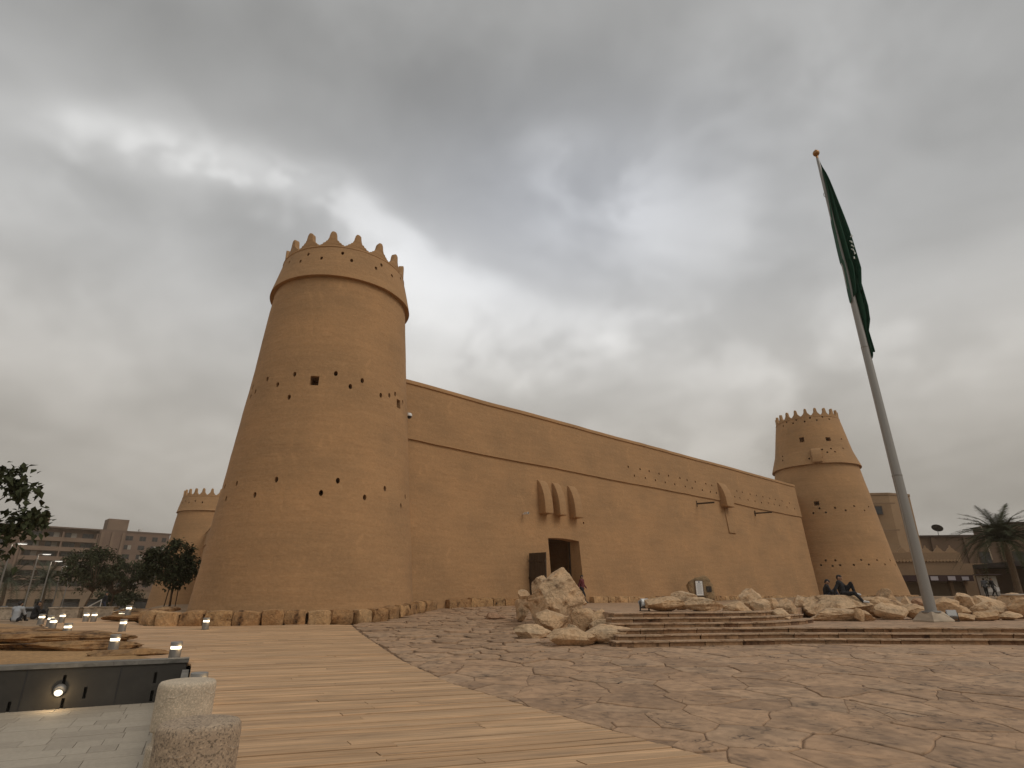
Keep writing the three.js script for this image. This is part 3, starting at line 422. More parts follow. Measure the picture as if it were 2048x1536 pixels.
// --- the tower at the far left corner behind
tower('round_tower', 'small far tower behind the trees at the left', [-48.4, 94.2, -0.6], [[7.0, -0.8], [6.87, 0.36], [6.57, 3.18], [5.51, 10.4], [5.2, 13.75], [5.1, 13.95]], [[5.45, 13.8], [5.4, 13.9], [5.1, 15.4], [4.94, 16.1]],
  [[-30, 8.5, 0.25, 0.3], [-5, 8.4, 0.25, 0.3]], [[-40, 15.1, 0.25, 0.35], [-30, 15.3, 0.25, 0.35], [-20, 15.0, 0.25, 0.35], [-8, 15.2, 0.25, 0.35], [5, 15, 0.25, 0.35]], 24, 1.3, 1.15, 16.05, 14, 2);

// --- the long front wall: origin at the tower, x along the wall, y up, z out toward the plaza
const WA = Math.PI / 2 - 48.5 / 57.2958;
const BAT = 0.065, zFace = (v) => BAT * Math.max(0, 13.7 - v) + (v > 9.95 ? 0.11 : 0);
function wallSolid(L, x0, seed, top = 13.7, ledge = 9.95, thick = 2.6, bat = BAT, foot = 0.1) {
  const prof = [], add = (z0, v0, z1, v1, n) => { for (let i = 0; i < n; i++) prof.push([lerp(z0, z1, i / n), lerp(v0, v1, i / n)]); }, f = (v) => bat * (top - v);
  add(f(foot), foot, f(ledge), ledge, 16); add(f(ledge), ledge, f(ledge) + 0.11, ledge + 0.02, 1); add(f(ledge) + 0.11, ledge + 0.02, 0.11, top - 0.3, 8); add(0.11, top - 0.3, 0.19, top - 0.26, 1); add(0.19, top - 0.26, 0.17, top - 0.06, 1); add(0.17, top - 0.06, 0.08, top, 1); add(0.08, top, -0.9, top, 2); add(-0.9, top, -0.9, top - 1.4, 2); add(-0.9, top - 1.4, -thick, top - 1.5, 1); add(-thick, top - 1.5, -thick, foot, 4); add(-thick, foot, f(foot), foot, 2);
  const n = Math.round(L / 0.5), m = prof.length, pos = [], uv = [], idx = []; let per = [0]; for (let k = 1; k < m; k++) per.push(per[k - 1] + Math.hypot(prof[k][0] - prof[k - 1][0], prof[k][1] - prof[k - 1][1]));
  for (let i = 0; i <= n; i++) for (let k = 0; k <= m; k++) { const x = x0 + L * i / n, [z, v] = prof[k % m], a = fbm3(x * 0.3 + seed, v * 0.33, z * 0.3, 3) * 0.06, b = noise3(x * 0.16 + seed, v * 0.1, 5) * 0.05 + noise3(x * 0.9 + seed, v * 0.2, 8) * 0.012; pos.push(x, v + b, z + a); uv.push(x, k === m ? per[m - 1] + 0.1 : per[k]); }
  const w = m + 1; for (let i = 0; i < n; i++) for (let k = 0; k < m; k++) { const a = i * w + k, b = a + w; idx.push(a, b, a + 1, a + 1, b, b + 1); }
  const capTri = THREE.ShapeUtils.triangulateShape(prof.map(([z, v]) => new THREE.Vector2(z, v)), []);
  for (const [i, flip] of [[0, 0], [n, 1]]) for (const t of capTri) { const q = t.map((k) => i * w + k); flip ? idx.push(q[2], q[1], q[0]) : idx.push(q[0], q[1], q[2]); }
  return fromArrays(pos, uv, idx);
}
const fort = thing('fort_wall', 'long high mud plaster fort wall with doorway between the two big towers', 'wall', [-6.43, 32, 0], WA);
{
  const up = [20.98, 22.54, 23.81, 25.23, 26.64, 28.41, 29.56, 30.91, 32.71, 33.74, 38.51, 39.62, 41.24, 42.55, 44, 45.51, 46.81, 48.47, 50.31], lo = [21.64, 23.09, 24.53, 25.96, 27.42, 29.05, 30.17, 31.89, 33.26, 34.31, 37.78, 38.84, 40.55, 42, 43.38, 44.91, 46.25, 47.56, 49.4, 51.23];
  const hole = (x, v, d = 0.19) => { const g = new THREE.CylinderGeometry(d / 2, d / 2, 0.8, 8); g.rotateX(Math.PI / 2); g.scale(1, 1.15, 1); g.translate(x, v, zFace(v) - 0.28); return g; };
  const cutters = [...up.map((x, i) => hole(x, 11.31 + (i % 3) * 0.02)), ...lo.map((x, i) => hole(x, 10.66 + (i > 14 ? 0.1 : 0))), hole(14.98, 6.37, 0.16)];
  { const s = new THREE.Shape(); s.moveTo(11.4, 0.6); s.lineTo(14.45, 0.6); s.lineTo(14.32, 5.06); s.quadraticCurveTo(12.8, 5.24, 11.28, 5.1); s.closePath(); const g = new THREE.ExtrudeGeometry(s, { depth: 6, bevelEnabled: false }); g.translate(0, 0, -3.6); cutters.push(g); }
  mesh('wall_body', toCreasedNormals(cut(cut(wallSolid(56.6, -3.8, 2), [new THREE.BoxGeometry(6.6, 4.8, 3.4).translate(13.0, 3.06, -2.0)]), cutters), 0.5), plaster, fort);
  for (const [x, w, v, h, d] of [[10.98, 0.74, 6.68, 2.25, 0.66], [12.32, 0.66, 6.67, 2.25, 0.66], [13.93, 0.76, 6.64, 2.25, 0.66]]) boxMachicolation(fort, w, h, d, (m) => m.position.set(x, v, zFace(v) - 0.05));
  boxMachicolation(fort, 1.35, 2.35, 0.75, (m) => { m.position.set(35.5, 9.45, zFace(10.5) - 0.08); }).userData.label = 'single drop box high on the upper wall';
  { const g = bx(1.25, 2.3, 0.2); g.rotateX(-0.1); g.translate(36.05, 8.2, zFace(8.2) + 0.0); mesh('plaster_apron', g, plaster, fort); }
  for (const [x, v] of [[30.61, 9.3], [41.59, 9.42]]) { const z = zFace(v); const s = mesh('water_spout', tube([new THREE.Vector3(x, v, z - 0.3), new THREE.Vector3(x, v - 0.08, z + 1.75)], 0.075, 8), woodMat, fort); s.userData.label = 'thin dark wooden spout under the ledge'; mesh('bracket', bx(0.07, 0.55, 0.07, x, v - 0.02, z + 0.03), woodMat, s); }
  // doorway: passage behind the opening, door leaf folded back outside
  const inner = [];
  for (const g of [bx(0.3, 5.2, 9, 9.55, 2.9, -7.0), bx(0.3, 5.2, 9, 16.45, 2.9, -7.0), bx(7.4, 0.3, 9, 13, 5.6, -7.0), bx(7.4, 5.6, 0.3, 13, 3.1, -11.6)]) inner.push(g);
  mesh('passage', merge(inner), plaster, fort); mesh('threshold', bx(7.2, 0.12, 12.2, 13, 1.0, -5.4), paveMats[1], fort);
  const frame = mesh('door_frame', merge([bx(0.2, 4.1, 0.2, 11.3, 3.1, -0.42), bx(0.2, 4.1, 0.2, 14.5, 3.1, -0.42), bx(3.4, 0.2, 0.2, 12.9, 5.2, -0.42)]), woodMat, fort);
  const leaf = new THREE.Group(); leaf.name = 'door_leaf'; fort.add(leaf); leaf.position.set(9.4, 1.06, 0.72); leaf.rotation.y = -1.5; leaf.userData.label = 'dark wooden door leaf standing open left of the doorway';
  for (let k = 0; k < 7; k++) mesh('plank', bx(0.198, 2.95 + (k % 2) * 0.01, 0.07, 0.12 + k * 0.2, 1.5, 0), woodMat, leaf);
  for (const y of [0.5, 1.5, 2.5]) mesh('batten', bx(1.4, 0.14, 0.05, 0.72, y, 0.058), woodMat, leaf);
  // lamp in the passage
  const lp = thing('passage_lamp', 'tiny bright lamp inside the dark doorway', 'lamp', [0, 0, 0]); const q = new THREE.Vector3(12.3, 4.6, -1.6).applyAxisAngle(new THREE.Vector3(0, 1, 0), WA).add(new THREE.Vector3(-6.43, 0, -32)); lp.position.copy(q);
  mesh('bulb', new THREE.SphereGeometry(0.07, 14, 10), glow(6, [1, 0.95, 0.85]), lp); mesh('holder', cyl(0.04, 0.05, 0.25, 0, 0.06, 0, 12), darkMetal, lp); const pl = new THREE.PointLight(0xfff0d8, 0.5); pl.position.set(0, -0.12, 0); pl.castShadow = true; lp.add(pl);
}
{ const g = wallSolid(5.2, 52.2, 77, 13.2, 9.8, 1.6, 0.02, 0.1); g.translate(0, 0, -1.5); mesh('return_wall', toCreasedNormals(g, 0.5), plaster, fort); }
const onWall = (x, v, z) => new THREE.Vector3(x, v, z).applyAxisAngle(new THREE.Vector3(0, 1, 0), WA).add(new THREE.Vector3(-6.43, 0, -32));
// --- side wall running back to the far left tower
{
  const a = [-13.2, 33.5], b = [-46.6, 89.5], L = Math.hypot(b[0] - a[0], b[1] - a[1]), side = thing('fort_wall', 'side wall of the fort running back to the far left tower', 'wall', [b[0], b[1], -0.3], 0);
  side.rotation.y = Math.atan2(-(-(a[1]) + b[1]), a[0] - b[0]); mesh('wall_body', toCreasedNormals(wallSolid(L, 0, 31, 10.9, 8.6, 2.6, 0.065, -1), 0.5), plaster, side);
}
// --- stone plinths at the foot of tower and wall
{
  const ring = thing('stone_plinth', 'ring of rough brown stone blocks round the foot of the near tower', 'plinth', [0, 0, 0]), r = rng(9);
  const path = [[-17.2, 31], [-15.6, 27.2], [-14.9, 24.9], [-13.9, 24.0], [-12, 23.95], [-10, 24.35], [-8.4, 24.95], [-6.75, 25.85], [-5.7, 27.3], [-5.1, 29], [-4.6, 30.8], [-4.15, 32.0]];
  const fill = [...path.map((p) => p), [-7, 34], [-14, 37]]; mesh('terrace_fill', sheet(fill, (x, F) => 0.84 + 0.05 * noise3(x, F, 2), 0.8), earthMat, ring);
  for (let i = 0, k = 0; i < path.length - 1; i++) { const [ax, af] = path[i], [bX, bf] = path[i + 1], l = Math.hypot(bX - ax, bf - af), n = Math.max(1, Math.round(l / 1.05)); for (let j = 0; j < n; j++, k++) { const m = (j + 0.5) / n, x = lerp(ax, bX, m), F = lerp(af, bf, m), h = 0.5 + 0.06 * r(), g = stoneBlock(500 + k, l / n - 0.02, h + 0.12, 0.62, [7, 5, 5], 0.05, 0.2); g.rotateY(Math.atan2(bf - af, bX - ax)); g.translate(x, E(x, F) - 0.1, -F - 0.2); mesh('plinth_stone', g, plinthMats[Math.floor(r() * 2.99)], ring); } }
  const base = thing('stone_plinth', 'low course of pale brown stone blocks along the foot of the long wall', 'plinth', [-6.43, 32, 0], WA);
  for (let x = 3, k = 0; x < 52;) { const l = 0.8 + r() * 0.9; if (x + l < 11 || x > 14.8) { const h = 0.42 + 0.1 * r(), y = x < 11 ? 0.8 : 1.0, g = stoneBlock(700 + k, l - 0.02, h + 0.1 + (x < 11 ? 0.12 : 0), 0.5, [5, 4, 4], 0.03, 0.16); g.translate(x + l / 2, y - 0.1, 0.98); mesh('plinth_stone', g, plinthMats[Math.floor(r() * 2.99)], base); } x += x + l < 11 && x + l > 10.2 ? 11.1 - x + 3.8 : l; if (x < 14.9 && x > 10.9) x = 14.9; k++; }
  const bb = thing('stone_plinth', 'curved course of brown stone blocks round the foot of the distant tower', 'plinth', [TB[0], TB[1], 0.8]);
  for (let k = 0; k < 26; k++) { const a = (-52 + k * 5.1) / 57.2958, R = 7.75, g = stoneBlock(860 + k, 0.67, 0.7, 0.5, [4, 3, 3], 0.03, 0.16); g.rotateY(a); g.translate(Math.sin(a) * R, 0.05, Math.cos(a) * R); mesh('plinth_stone', g, plinthMats[k % 3], bb); }
}
// --- cameras on the walls
{
  const c = thing('security_camera', 'white dome camera on a short arm at the right edge of the near tower', 'camera', [-5.95, 31.6, 11.25]);
  mesh('arm', merge([tube([new THREE.Vector3(-0.55, 0.2, 0), new THREE.Vector3(-0.05, 0.22, 0)], 0.035), bx(0.06, 0.28, 0.14, -0.5, 0.12, 0)]), paleConcrete, c); mesh('housing', lathe([[0, 0.2], [0.09, 0.2], [0.15, 0.12], [0.165, 0.02], [0.15, 0], [0, 0]], 24), whitePaint, c); mesh('dome', new THREE.SphereGeometry(0.135, 20, 10, 0, 6.2832, Math.PI / 2, Math.PI / 2), blackMat, c);
  const d = thing('security_camera', 'small white bullet camera on the wall left of the drop boxes', 'camera'); d.position.copy(onWall(9.13, 6.49, zFace(6.49))); d.rotation.y = WA;
  mesh('mount', tube([new THREE.Vector3(0, 0, -0.1), new THREE.Vector3(0, 0, 0.2)], 0.03), whitePaint, d); mesh('housing', merge([bx(0.14, 0.13, 0.36, 0, 0.02, 0.32)]), whitePaint, d); mesh('lens', (() => { const g = cyl(0.045, 0.045, 0.03, 0, 0, 0, 14); g.rotateX(Math.PI / 2); g.translate(0, 0.02, 0.5); return g; })(), blackMat, d);
}

// ================================================================ boulders
const ROCKS = [
  // name, x, F, foot, width, height, depth, options, label
  ['boulder', 1.6, 23.0, 0.3, 2.2, 2.15, 1.6, { detail: 26, cuts: 14, seed: 41, mat: 0, shape: (v) => { const t = clamp((v.x + 1) / 2, 0, 1), p = lerp(0.5, 1.0, sm(0.05, 0.7, t)); if (v.y > -0.4) v.y = -0.4 + (v.y + 0.4) * p; } }, 'tallest pale wedge shaped boulder in front of the doorway'],
  ['boulder', 1.3, 24.6, 0.5, 0.95, 1.72, 0.9, { seed: 43 }, 'rounded boulder leaning behind the left shoulder of the tallest boulder'],
  ['boulder', 0.54, 26.0, 1.15, 0.56, 0.6, 0.6, { seed: 45 }, 'small pale boulder on top of another, left of the tallest boulder'],
  ['boulder', 0.44, 25.95, 0.5, 0.6, 0.85, 0.7, { seed: 46 }, 'squat boulder under the small pale one, left of the tallest boulder'],
  ['boulder', 1.34, 20.3, 0.27, 1.05, 0.8, 0.8, { seed: 47, mat: 1 }, 'brown faced block at the foot of the tallest boulder, left of centre'],
  ['boulder', 2.39, 20.6, 0.3, 0.85, 0.8, 0.7, { seed: 48 }, 'smooth pale boulder at the right foot of the tallest boulder'],
  ['boulder', 1.92, 19.3, 0.27, 0.5, 0.42, 0.5, { seed: 49 }, 'small boulder wedged between the brown block and the smooth boulder'],
  ['boulder', 0.62, 18.8, 0.22, 1.12, 0.48, 0.75, { seed: 50 }, 'flat pale slab boulder lying left of the boulder group'],
  ['boulder', 1.64, 16.75, 0.2, 1.36, 0.5, 0.7, { seed: 51 }, 'long pale slab at the front of the boulder group'],
  ['boulder', 2.62, 17.3, 0.2, 1.5, 0.56, 0.85, { seed: 52, rough: 0.1 }, 'pitted rectangular block at the lower left end of the stairs'],
  ['boulder', 2.72, 18.5, 0.3, 0.78, 0.55, 0.6, { seed: 53 }, 'small block between the pitted block and the stairs'],
  ['boulder', 2.78, 19.7, 0.35, 0.46, 0.75, 0.5, { seed: 54, mat: 1 }, 'brown upright block beside the top steps'],
  ['boulder', -0.7, 27.0, 0.46, 0.9, 0.36, 0.7, { seed: 55, mat: 2 }, 'low reddish stone on the paving left of the boulders'],
  ['boulder', 3.75, 32.0, 1.0, 0.36, 0.3, 0.36, { seed: 56 }, 'little pale block on the ground by the doorway'],
  ['boulder', 5.04, 20.05, 1.0, 1.1, 0.46, 0.8, { seed: 60 }, 'leftmost long boulder behind the top step'],
  ['boulder', 6.2, 22.0, 1.0, 0.75, 0.62, 0.7, { seed: 61 }, 'boulder in front of the stone with the notice'],
  ['boulder', 6.35, 20.15, 0.98, 1.36, 0.46, 0.8, { seed: 62, rough: 0.1 }, 'longest pale boulder behind the top step, below the notice'],
  ['boulder', 7.65, 20.6, 0.85, 0.92, 0.46, 0.7, { seed: 63 }, 'low knobbly boulder right of the longest pale one'],
  ['boulder', 8.66, 22.0, 0.8, 0.72, 0.88, 0.6, { seed: 64, rough: 0.1 }, 'pointed upright boulder above the stairs'],
  ['boulder', 8.4, 20.7, 0.8, 0.58, 0.56, 0.5, { seed: 65 }, 'tilted boulder leaning below the pointed upright one'],
  ['boulder', 9.39, 22.1, 0.7, 0.62, 0.68, 0.6, { seed: 66 }, 'rounded boulder just right of the pointed upright one'],
  ['boulder', 9.68, 21.5, 0.65, 0.6, 0.72, 0.45, { seed: 67, boxy: 0.8 }, 'thin slab standing on edge right of the pointed boulder'],
  ['boulder', 8.75, 20.1, 0.72, 0.6, 0.38, 0.5, { seed: 68 }, 'small stone at the right end of the top step'],
  ['boulder', 13.29, 25.0, 0.6, 2.05, 0.86, 1.3, { seed: 70, boxy: 0.7, cuts: 7, detail: 18 }, 'large flat topped boulder that people sit on'],
  ['boulder', 12.15, 22.6, 0.6, 2.05, 0.44, 1.0, { seed: 71, boxy: 0.7, detail: 18 }, 'long low slab in front of the boulder people sit on'],
  ['boulder', 12.5, 22.1, 0.62, 0.3, 0.44, 0.3, { seed: 72 }, 'small whitish stone at the right end of the long low slab'],
  ['boulder', 12.6, 26.3, 0.6, 1.0, 0.86, 0.8, { seed: 73 }, 'boulder at the left end of the flat topped one'],
  ['boulder', 14.97, 25.0, 0.6, 1.5, 0.8, 1.1, { seed: 74, mat: 1 }, 'broad brown boulder right of the flat topped one'],
  ['boulder', 16.64, 27.0, 0.6, 0.86, 1.1, 0.8, { seed: 75 }, 'rounded boulder standing highest left of the flagpole'],
  ['boulder', 14.54, 23.6, 0.62, 1.15, 0.6, 0.8, { seed: 76 }, 'boulder with a dark hollow under it, left of the flagpole'],
  ['boulder', 17.2, 26.5, 0.6, 0.48, 0.82, 0.5, { seed: 77, boxy: 0.9 }, 'small square pale block behind the flagpole foot'],
  ['boulder', 15.6, 23.6, 0.62, 1.25, 0.55, 0.8, { seed: 78 }, 'pale oblong boulder directly behind the flagpole foot'],
  ['boulder', 18.1, 27.0, 0.6, 0.9, 0.74, 0.7, { seed: 79, mat: 2 }, 'reddish boulder seen just left of the flagpole'],
  ['boulder', 18.31, 26.0, 0.6, 0.8, 0.78, 0.7, { seed: 80 }, 'boulder just right of the flagpole, upper row'],
  ['boulder', 17.09, 24.0, 0.62, 1.08, 0.72, 0.8, { seed: 81 }, 'wide boulder just right of the flagpole, lower row'],
  ['boulder', 19.67, 26.5, 0.6, 0.8, 0.94, 0.7, { seed: 82 }, 'humped boulder rising in the pile right of the flagpole'],
  ['boulder', 18.06, 24.6, 0.62, 0.62, 0.5, 0.55, { seed: 83, mat: 1 }, 'small brown boulder below the humped one'],
  ['boulder', 16.4, 22.4, 0.64, 0.82, 0.26, 0.55, { seed: 84 }, 'low flat stone on the terrace right of the flagpole foot'],
  ['boulder', 20.59, 26.5, 0.6, 1.35, 0.84, 0.9, { seed: 85 }, 'broad boulder behind the long flat slab at the right'],
  ['boulder', 19.36, 24.6, 0.62, 1.55, 0.64, 0.8, { seed: 86, boxy: 0.7 }, 'long flat slab in the rock pile at the right'],
  ['boulder', 17.35, 22.6, 0.64, 0.8, 0.3, 0.55, { seed: 87 }, 'low stone at the terrace edge below the long flat slab'],
  ['boulder', 18.53, 23.6, 0.62, 0.46, 0.34, 0.45, { seed: 88, mat: 1 }, 'little brown stone under the long flat slab'],
  ['boulder', 22.2, 27.0, 0.6, 1.0, 0.94, 0.9, { seed: 89 }, 'boulder carrying the round white tray at the far right'],
  ['boulder', 20.2, 24.0, 0.6, 0.9, 0.72, 0.8, { seed: 90 }, 'rightmost boulder, cut off by the edge of the picture'],
  ['boulder', 18.7, 23.05, 0.63, 0.75, 0.31, 0.5, { seed: 91 }, 'low stone in front of the rightmost boulder'],
];
const redRock = std({ map: stoneMap([0.36, 0.21, 0.12], 0.35, 640), bumpMap: stoneBump, bumpScale: 0.05 });
for (const [n, x, F, y, w0, h0, d0, o, label] of ROCKS) { const k = x > 4.5 ? 1.2 : 1.06, w = w0 * k, h = h0 * (x > 4.5 ? 1.12 : 1.05), d = d0 * 1.25; const m = mesh(n, rockGeo(o.seed, w, h, d, o), [boulderMats[0], boulderMats[1], redRock][o.mat ?? (o.seed % 3 ? 0 : 1)], scene); m.position.set(x, y, -F - d * 0.12); m.rotation.y = ((o.seed * 37) % 20 - 10) / 90; tag(m, label, 'boulder', 'boulders by the stairs'); }
// layered sandstone on the sand
[[-11.2, 15.8, 3.4, 0.2, 1.2, 0.3, 301, 'front layer of brown sandstone on the sand, nearest the dark wall'], [-12.9, 17.6, 4.2, 0.3, 1.5, 0.25, 302, 'long middle ledge of brown sandstone on the sand'], [-15.9, 19.9, 4.6, 0.24, 1.8, 0.1, 303, 'rear ledge of brown sandstone at the left edge of the sand'], [-8.9, 14.6, 1.7, 0.14, 0.7, 0.35, 304, 'thin sandstone flake near the corner of the dark wall'],
 [-17.3, 27.8, 2.2, 0.3, 1.2, 0, 305, 'low brown rock behind the small lamps at the left'], [-19.0, 32.5, 4.2, 0.42, 1.6, -0.1, 306, 'flat rock terrace in front of the small far tree'], [-16.6, 30.4, 2.4, 0.38, 1.2, 0.1, 307, 'brown rock just left of the near tower plinth']].forEach(([x, F, w, h, d, ry, s, label]) => { const m = mesh('sandstone_ledge', rockGeo(s, w, h + 0.12, d, { boxy: 0.5, cuts: 8, detail: 18, rough: 0.12 }), slabMat, scene); m.position.set(x, E(x, F) - 0.1, -F); m.rotation.y = ry; tag(m, label, 'rock', 'sandstone ledges'); });

// ================================================================ granite bollards and lit lamp posts
{
  const geo = (h) => lathe([[0, h], [0.17, h], [0.196, h - 0.006], [0.208, h - 0.022], [0.212, h - 0.05], [0.213, h - 0.33], [0.207, h - 0.345], [0.186, h - 0.352], [0.184, h - 0.43], [0.207, h - 0.438], [0.213, h - 0.46], [0.214, 0], [0, 0]], 64);
  for (const [x, F, m, label] of [[-1.72, 3.6, 0, 'nearest speckled brown granite bollard at the bottom edge of the picture'], [-2.64, 5.2, 1, 'paler granite bollard standing behind the nearest one']]) { const b = thing('granite_bollard', label, 'bollard', [x, F, E(x, F)], 0, 'granite bollards'); mesh('post', boxUV(geo(0.9 - E(x, F))), graniteMats[m], b); mesh('base_plate', lathe([[0, 0.012], [0.3, 0.012], [0.305, 0.002], [0.305, -0.02]], 40), paleConcrete, b); }
}
{
  const proto = (label, pos) => {
    const g = thing('lamp_post', label, 'lamp', pos, 0, 'low lit lamp posts along the deck');
    mesh('body', lathe([[0, 0], [0.125, 0], [0.125, 0.012], [0.115, 0.014], [0.115, 0.245], [0.105, 0.25], [0, 0.25]], 28), steelMat, g); mesh('lens', lathe([[0.098, 0.25], [0.102, 0.262], [0.102, 0.3], [0.098, 0.312]], 28), glow(3.2), g); mesh('cap', lathe([[0, 0.31], [0.112, 0.31], [0.116, 0.316], [0.116, 0.385], [0.11, 0.392], [0, 0.395]], 28), poleMat, g);
    const l = new THREE.PointLight(0xffd9a0, 0.07); l.position.set(0, 0.28, 0); l.castShadow = true; g.add(l); l.position.set(0.13, 0.28, 0.06); return g;
  };
  const spots = [[-7.25, 13.5, 'lit lamp post at the end of the dark slate wall'], [-9.75, 15.3, 'lit lamp post at the tip of the sandstone ledges'], [-14.0, 19.5, 'lit lamp post behind the middle sandstone ledge'], [-16.4, 22.06, 'front one of two lamp posts close together by the rear ledge'], [-17.79, 23.76, 'rear one of two lamp posts close together by the rear ledge'], [-18.99, 24.85, 'leftmost lit lamp post'], [-19.15, 26.2, 'lamp post behind the leftmost one'],
    [-18.9, 27.3, 'left lamp of the middle pair beyond the deck'], [-18.55, 27.3, 'right lamp of the middle pair beyond the deck'], [-18.2, 28.6, 'left lamp of the pair beside the low rock'], [-17.9, 28.4, 'right lamp of the pair beside the low rock'], [-16.4, 26.2, 'lamp post on the low brown rock'], [-13.48, 21.41, 'lamp post standing out on the deck left of the plinth'], [-11.05, 22.29, 'lamp post in front of the tower plinth'], [-4.46, 9.06, 'lamp post mostly hidden behind the paler bollard'],
    [-23.39, 36.2, 'leftmost of the far lamps below the trees'], [-23.83, 37.47, 'second of the far lamps below the trees'], [-23.86, 38.6, 'third of the far lamps below the trees'], [-23.13, 37.3, 'fourth of the far lamps below the trees'], [-21.33, 35.59, 'rightmost of the far lamps, by the stakes'], [-21.16, 32.84, 'far lamp low in front of the others']];
  let p; for (const [x, F, label] of spots) { if (!p) p = proto(label, [x, F, E(x, F)]); else twin(p, [x, F, E(x, F) + (label.includes('on the low brown') ? 0.3 : 0)], 0, label); }
}
// ================================================================ flagpole and flag
const POLE = { x: 14.93, F: 21.83, y: 0.66, lean: -0.0145 };
{
  const p = thing('flagpole', 'tall grey tapered flagpole at the right with a brass ball', 'flagpole', [POLE.x, POLE.F, POLE.y]); p.rotation.z = -POLE.lean;
  mesh('footing', lathe([[0, 0], [0.62, 0], [0.62, 0.05], [0.36, 0.32], [0.34, 0.34], [0, 0.34]], 4).rotateY(Math.PI / 4 + 0.2).toNonIndexed(), paleConcrete, p).geometry.computeVertexNormals();
  mesh('base_plate', lathe([[0, 0.36], [0.3, 0.36], [0.3, 0.33], [0.3, 0.3]], 28), steelMat, p);
  const seg = [[0.185, 0.34, 0.172, 5.2], [0.168, 5.2, 0.145, 10.6], [0.14, 10.6, 0.1, 16.2], [0.096, 16.2, 0.062, 20.5]];
  for (const [a, y0, b, y1] of seg) { mesh('tube_section', lathe([[a, y0], [b, y1]], 28), poleMat, p); mesh('joint_ring', lathe([[a + 0.002, y0 - 0.03], [a + 0.01, y0 - 0.02], [a + 0.01, y0 + 0.03], [a - 0.002, y0 + 0.04]], 28), steelMat, p); }
  mesh('finial', merge([new THREE.SphereGeometry(0.15, 24, 16).scale(1, 1.05, 1).translate(0, 20.82, 0), cyl(0.06, 0.05, 0.14, 0, 20.5, 0, 16), lathe([[0, 20.66], [0.075, 20.66], [0.075, 20.69], [0, 20.69]], 16), lathe([[0.03, 20.96], [0.012, 21.05], [0, 21.06]], 10)]), brassMat, p);
  mesh('halyard_hook', tube([[-0.07, 18.5], [-0.16, 18.42], [-0.17, 18.28], [-0.1, 18.22]].map(([x, y]) => new THREE.Vector3(x, y, 0.05)), 0.012), steelMat, p);
  mesh('halyard', tube([0, 1, 2, 3, 4, 5, 6].map((k) => new THREE.Vector3(-0.2 + 0.02 * k, 1.6 + k * 3, 0.06 * (k % 2))), 0.007, 5), flat(0.5, 0.48, 0.44), p);
  // limp flag: pleats hanging round the pole
  const f = thing('flag', 'limp dark green flag hanging in folds from the pole', 'flag', [POLE.x, POLE.F, POLE.y]); f.rotation.z = -POLE.lean;
  const top = 20.35, rows = 90, cols = 64, geo = (u0, u1, L, R, ph, drop) => {
    const pos = [], uv = [], idx = [];
    for (let i = 0; i <= rows; i++) for (let k = 0; k <= cols; k++) {
      const s = i / rows, u = k / cols, y = top - s * (drop(u)), q = (top - y) / 9, l = L(q), r = R(q), x = lerp(l, r, u) + 0.02 * Math.sin(q * 9 + u * 4), w = Math.max(0.02, r - l);
      const z = Math.sin(u * 15 + ph + q * 1.6) * (0.05 + 0.24 * w) * sm(0, 0.15, q) + 0.09 * sm(0, 0.1, q) + 0.03 * noise3(u * 5, q * 9, ph); pos.push(x, y, z); uv.push(u * 3, s * 5);
    }
    for (let i = 0; i < rows; i++) for (let k = 0; k < cols; k++) { const a = i * (cols + 1) + k, b = a + cols + 1; idx.push(a, b, a + 1, a + 1, b, b + 1); }
    return fromArrays(pos, uv, idx);
  };
  const pw = (T) => (q) => { for (let i = 1; i < T.length; i++) if (q <= T[i][0]) return lerp(T[i - 1][1], T[i][1], (q - T[i - 1][0]) / (T[i][0] - T[i - 1][0])); return T[T.length - 1][1]; };
  const green = std({ map: tex(256, 256, (u, v) => tint([0.006, 0.06, 0.032], 1 + 0.25 * tfbm(u, v, 6, 6, 3, 3) + 0.2 * tfbm(u, v, 60, 60, 5, 2), 0), true, [1, 1]), roughness: 0.8, side: THREE.DoubleSide });
  mesh('hoist_fold', geo(0, 1, pw([[0, 0.04], [0.18, -0.04], [0.4, -0.2], [0.62, -0.24], [0.64, -0.2], [0.8, -0.24], [1, -0.26]]), pw([[0, 0.08], [0.2, 0.3], [0.45, 0.5], [0.68, 0.6], [0.72, 0.54], [0.85, 0.34], [1, 0.3]]), 0.4, (u) => 7.55 - 0.7 * Math.abs(u - 0.1) + 0.12 * Math.sin(u * 9)), green, f);
  mesh('fly_fold', geo(0, 1, pw([[0, 0.05], [0.5, 0.08], [0.8, 0.06], [1, 0.14]]), pw([[0, 0.07], [0.3, 0.25], [0.7, 0.48], [0.88, 0.56], [0.94, 0.5], [1, 0.3]]), 2.1, (u) => 10.2 - 0.5 * u + 0.15 * Math.sin(u * 12)), green, f);
  const wl = flat(0.62, 0.66, 0.62, 0.8), marks = []; const rr = rng(4);
  for (const [x, y, s] of [[0.36, 15.95, 0.14], [0.3, 15.62, 0.11], [0.33, 15.4, 0.09], [0.27, 15.2, 0.1], [0.33, 15.05, 0.1], [0.28, 14.82, 0.12]]) marks.push(tube([0, 1, 2, 3].map((k) => new THREE.Vector3(x + (rr() - 0.4) * s, y - k * s * 0.5 + (rr() - 0.5) * 0.04, 0.34 + 0.02 * k)), [0.015, 0.03, 0.026, 0.01], 6));
  mesh('white_script', merge(marks), wl, f).userData.label = 'scraps of white script showing in the folds';
}
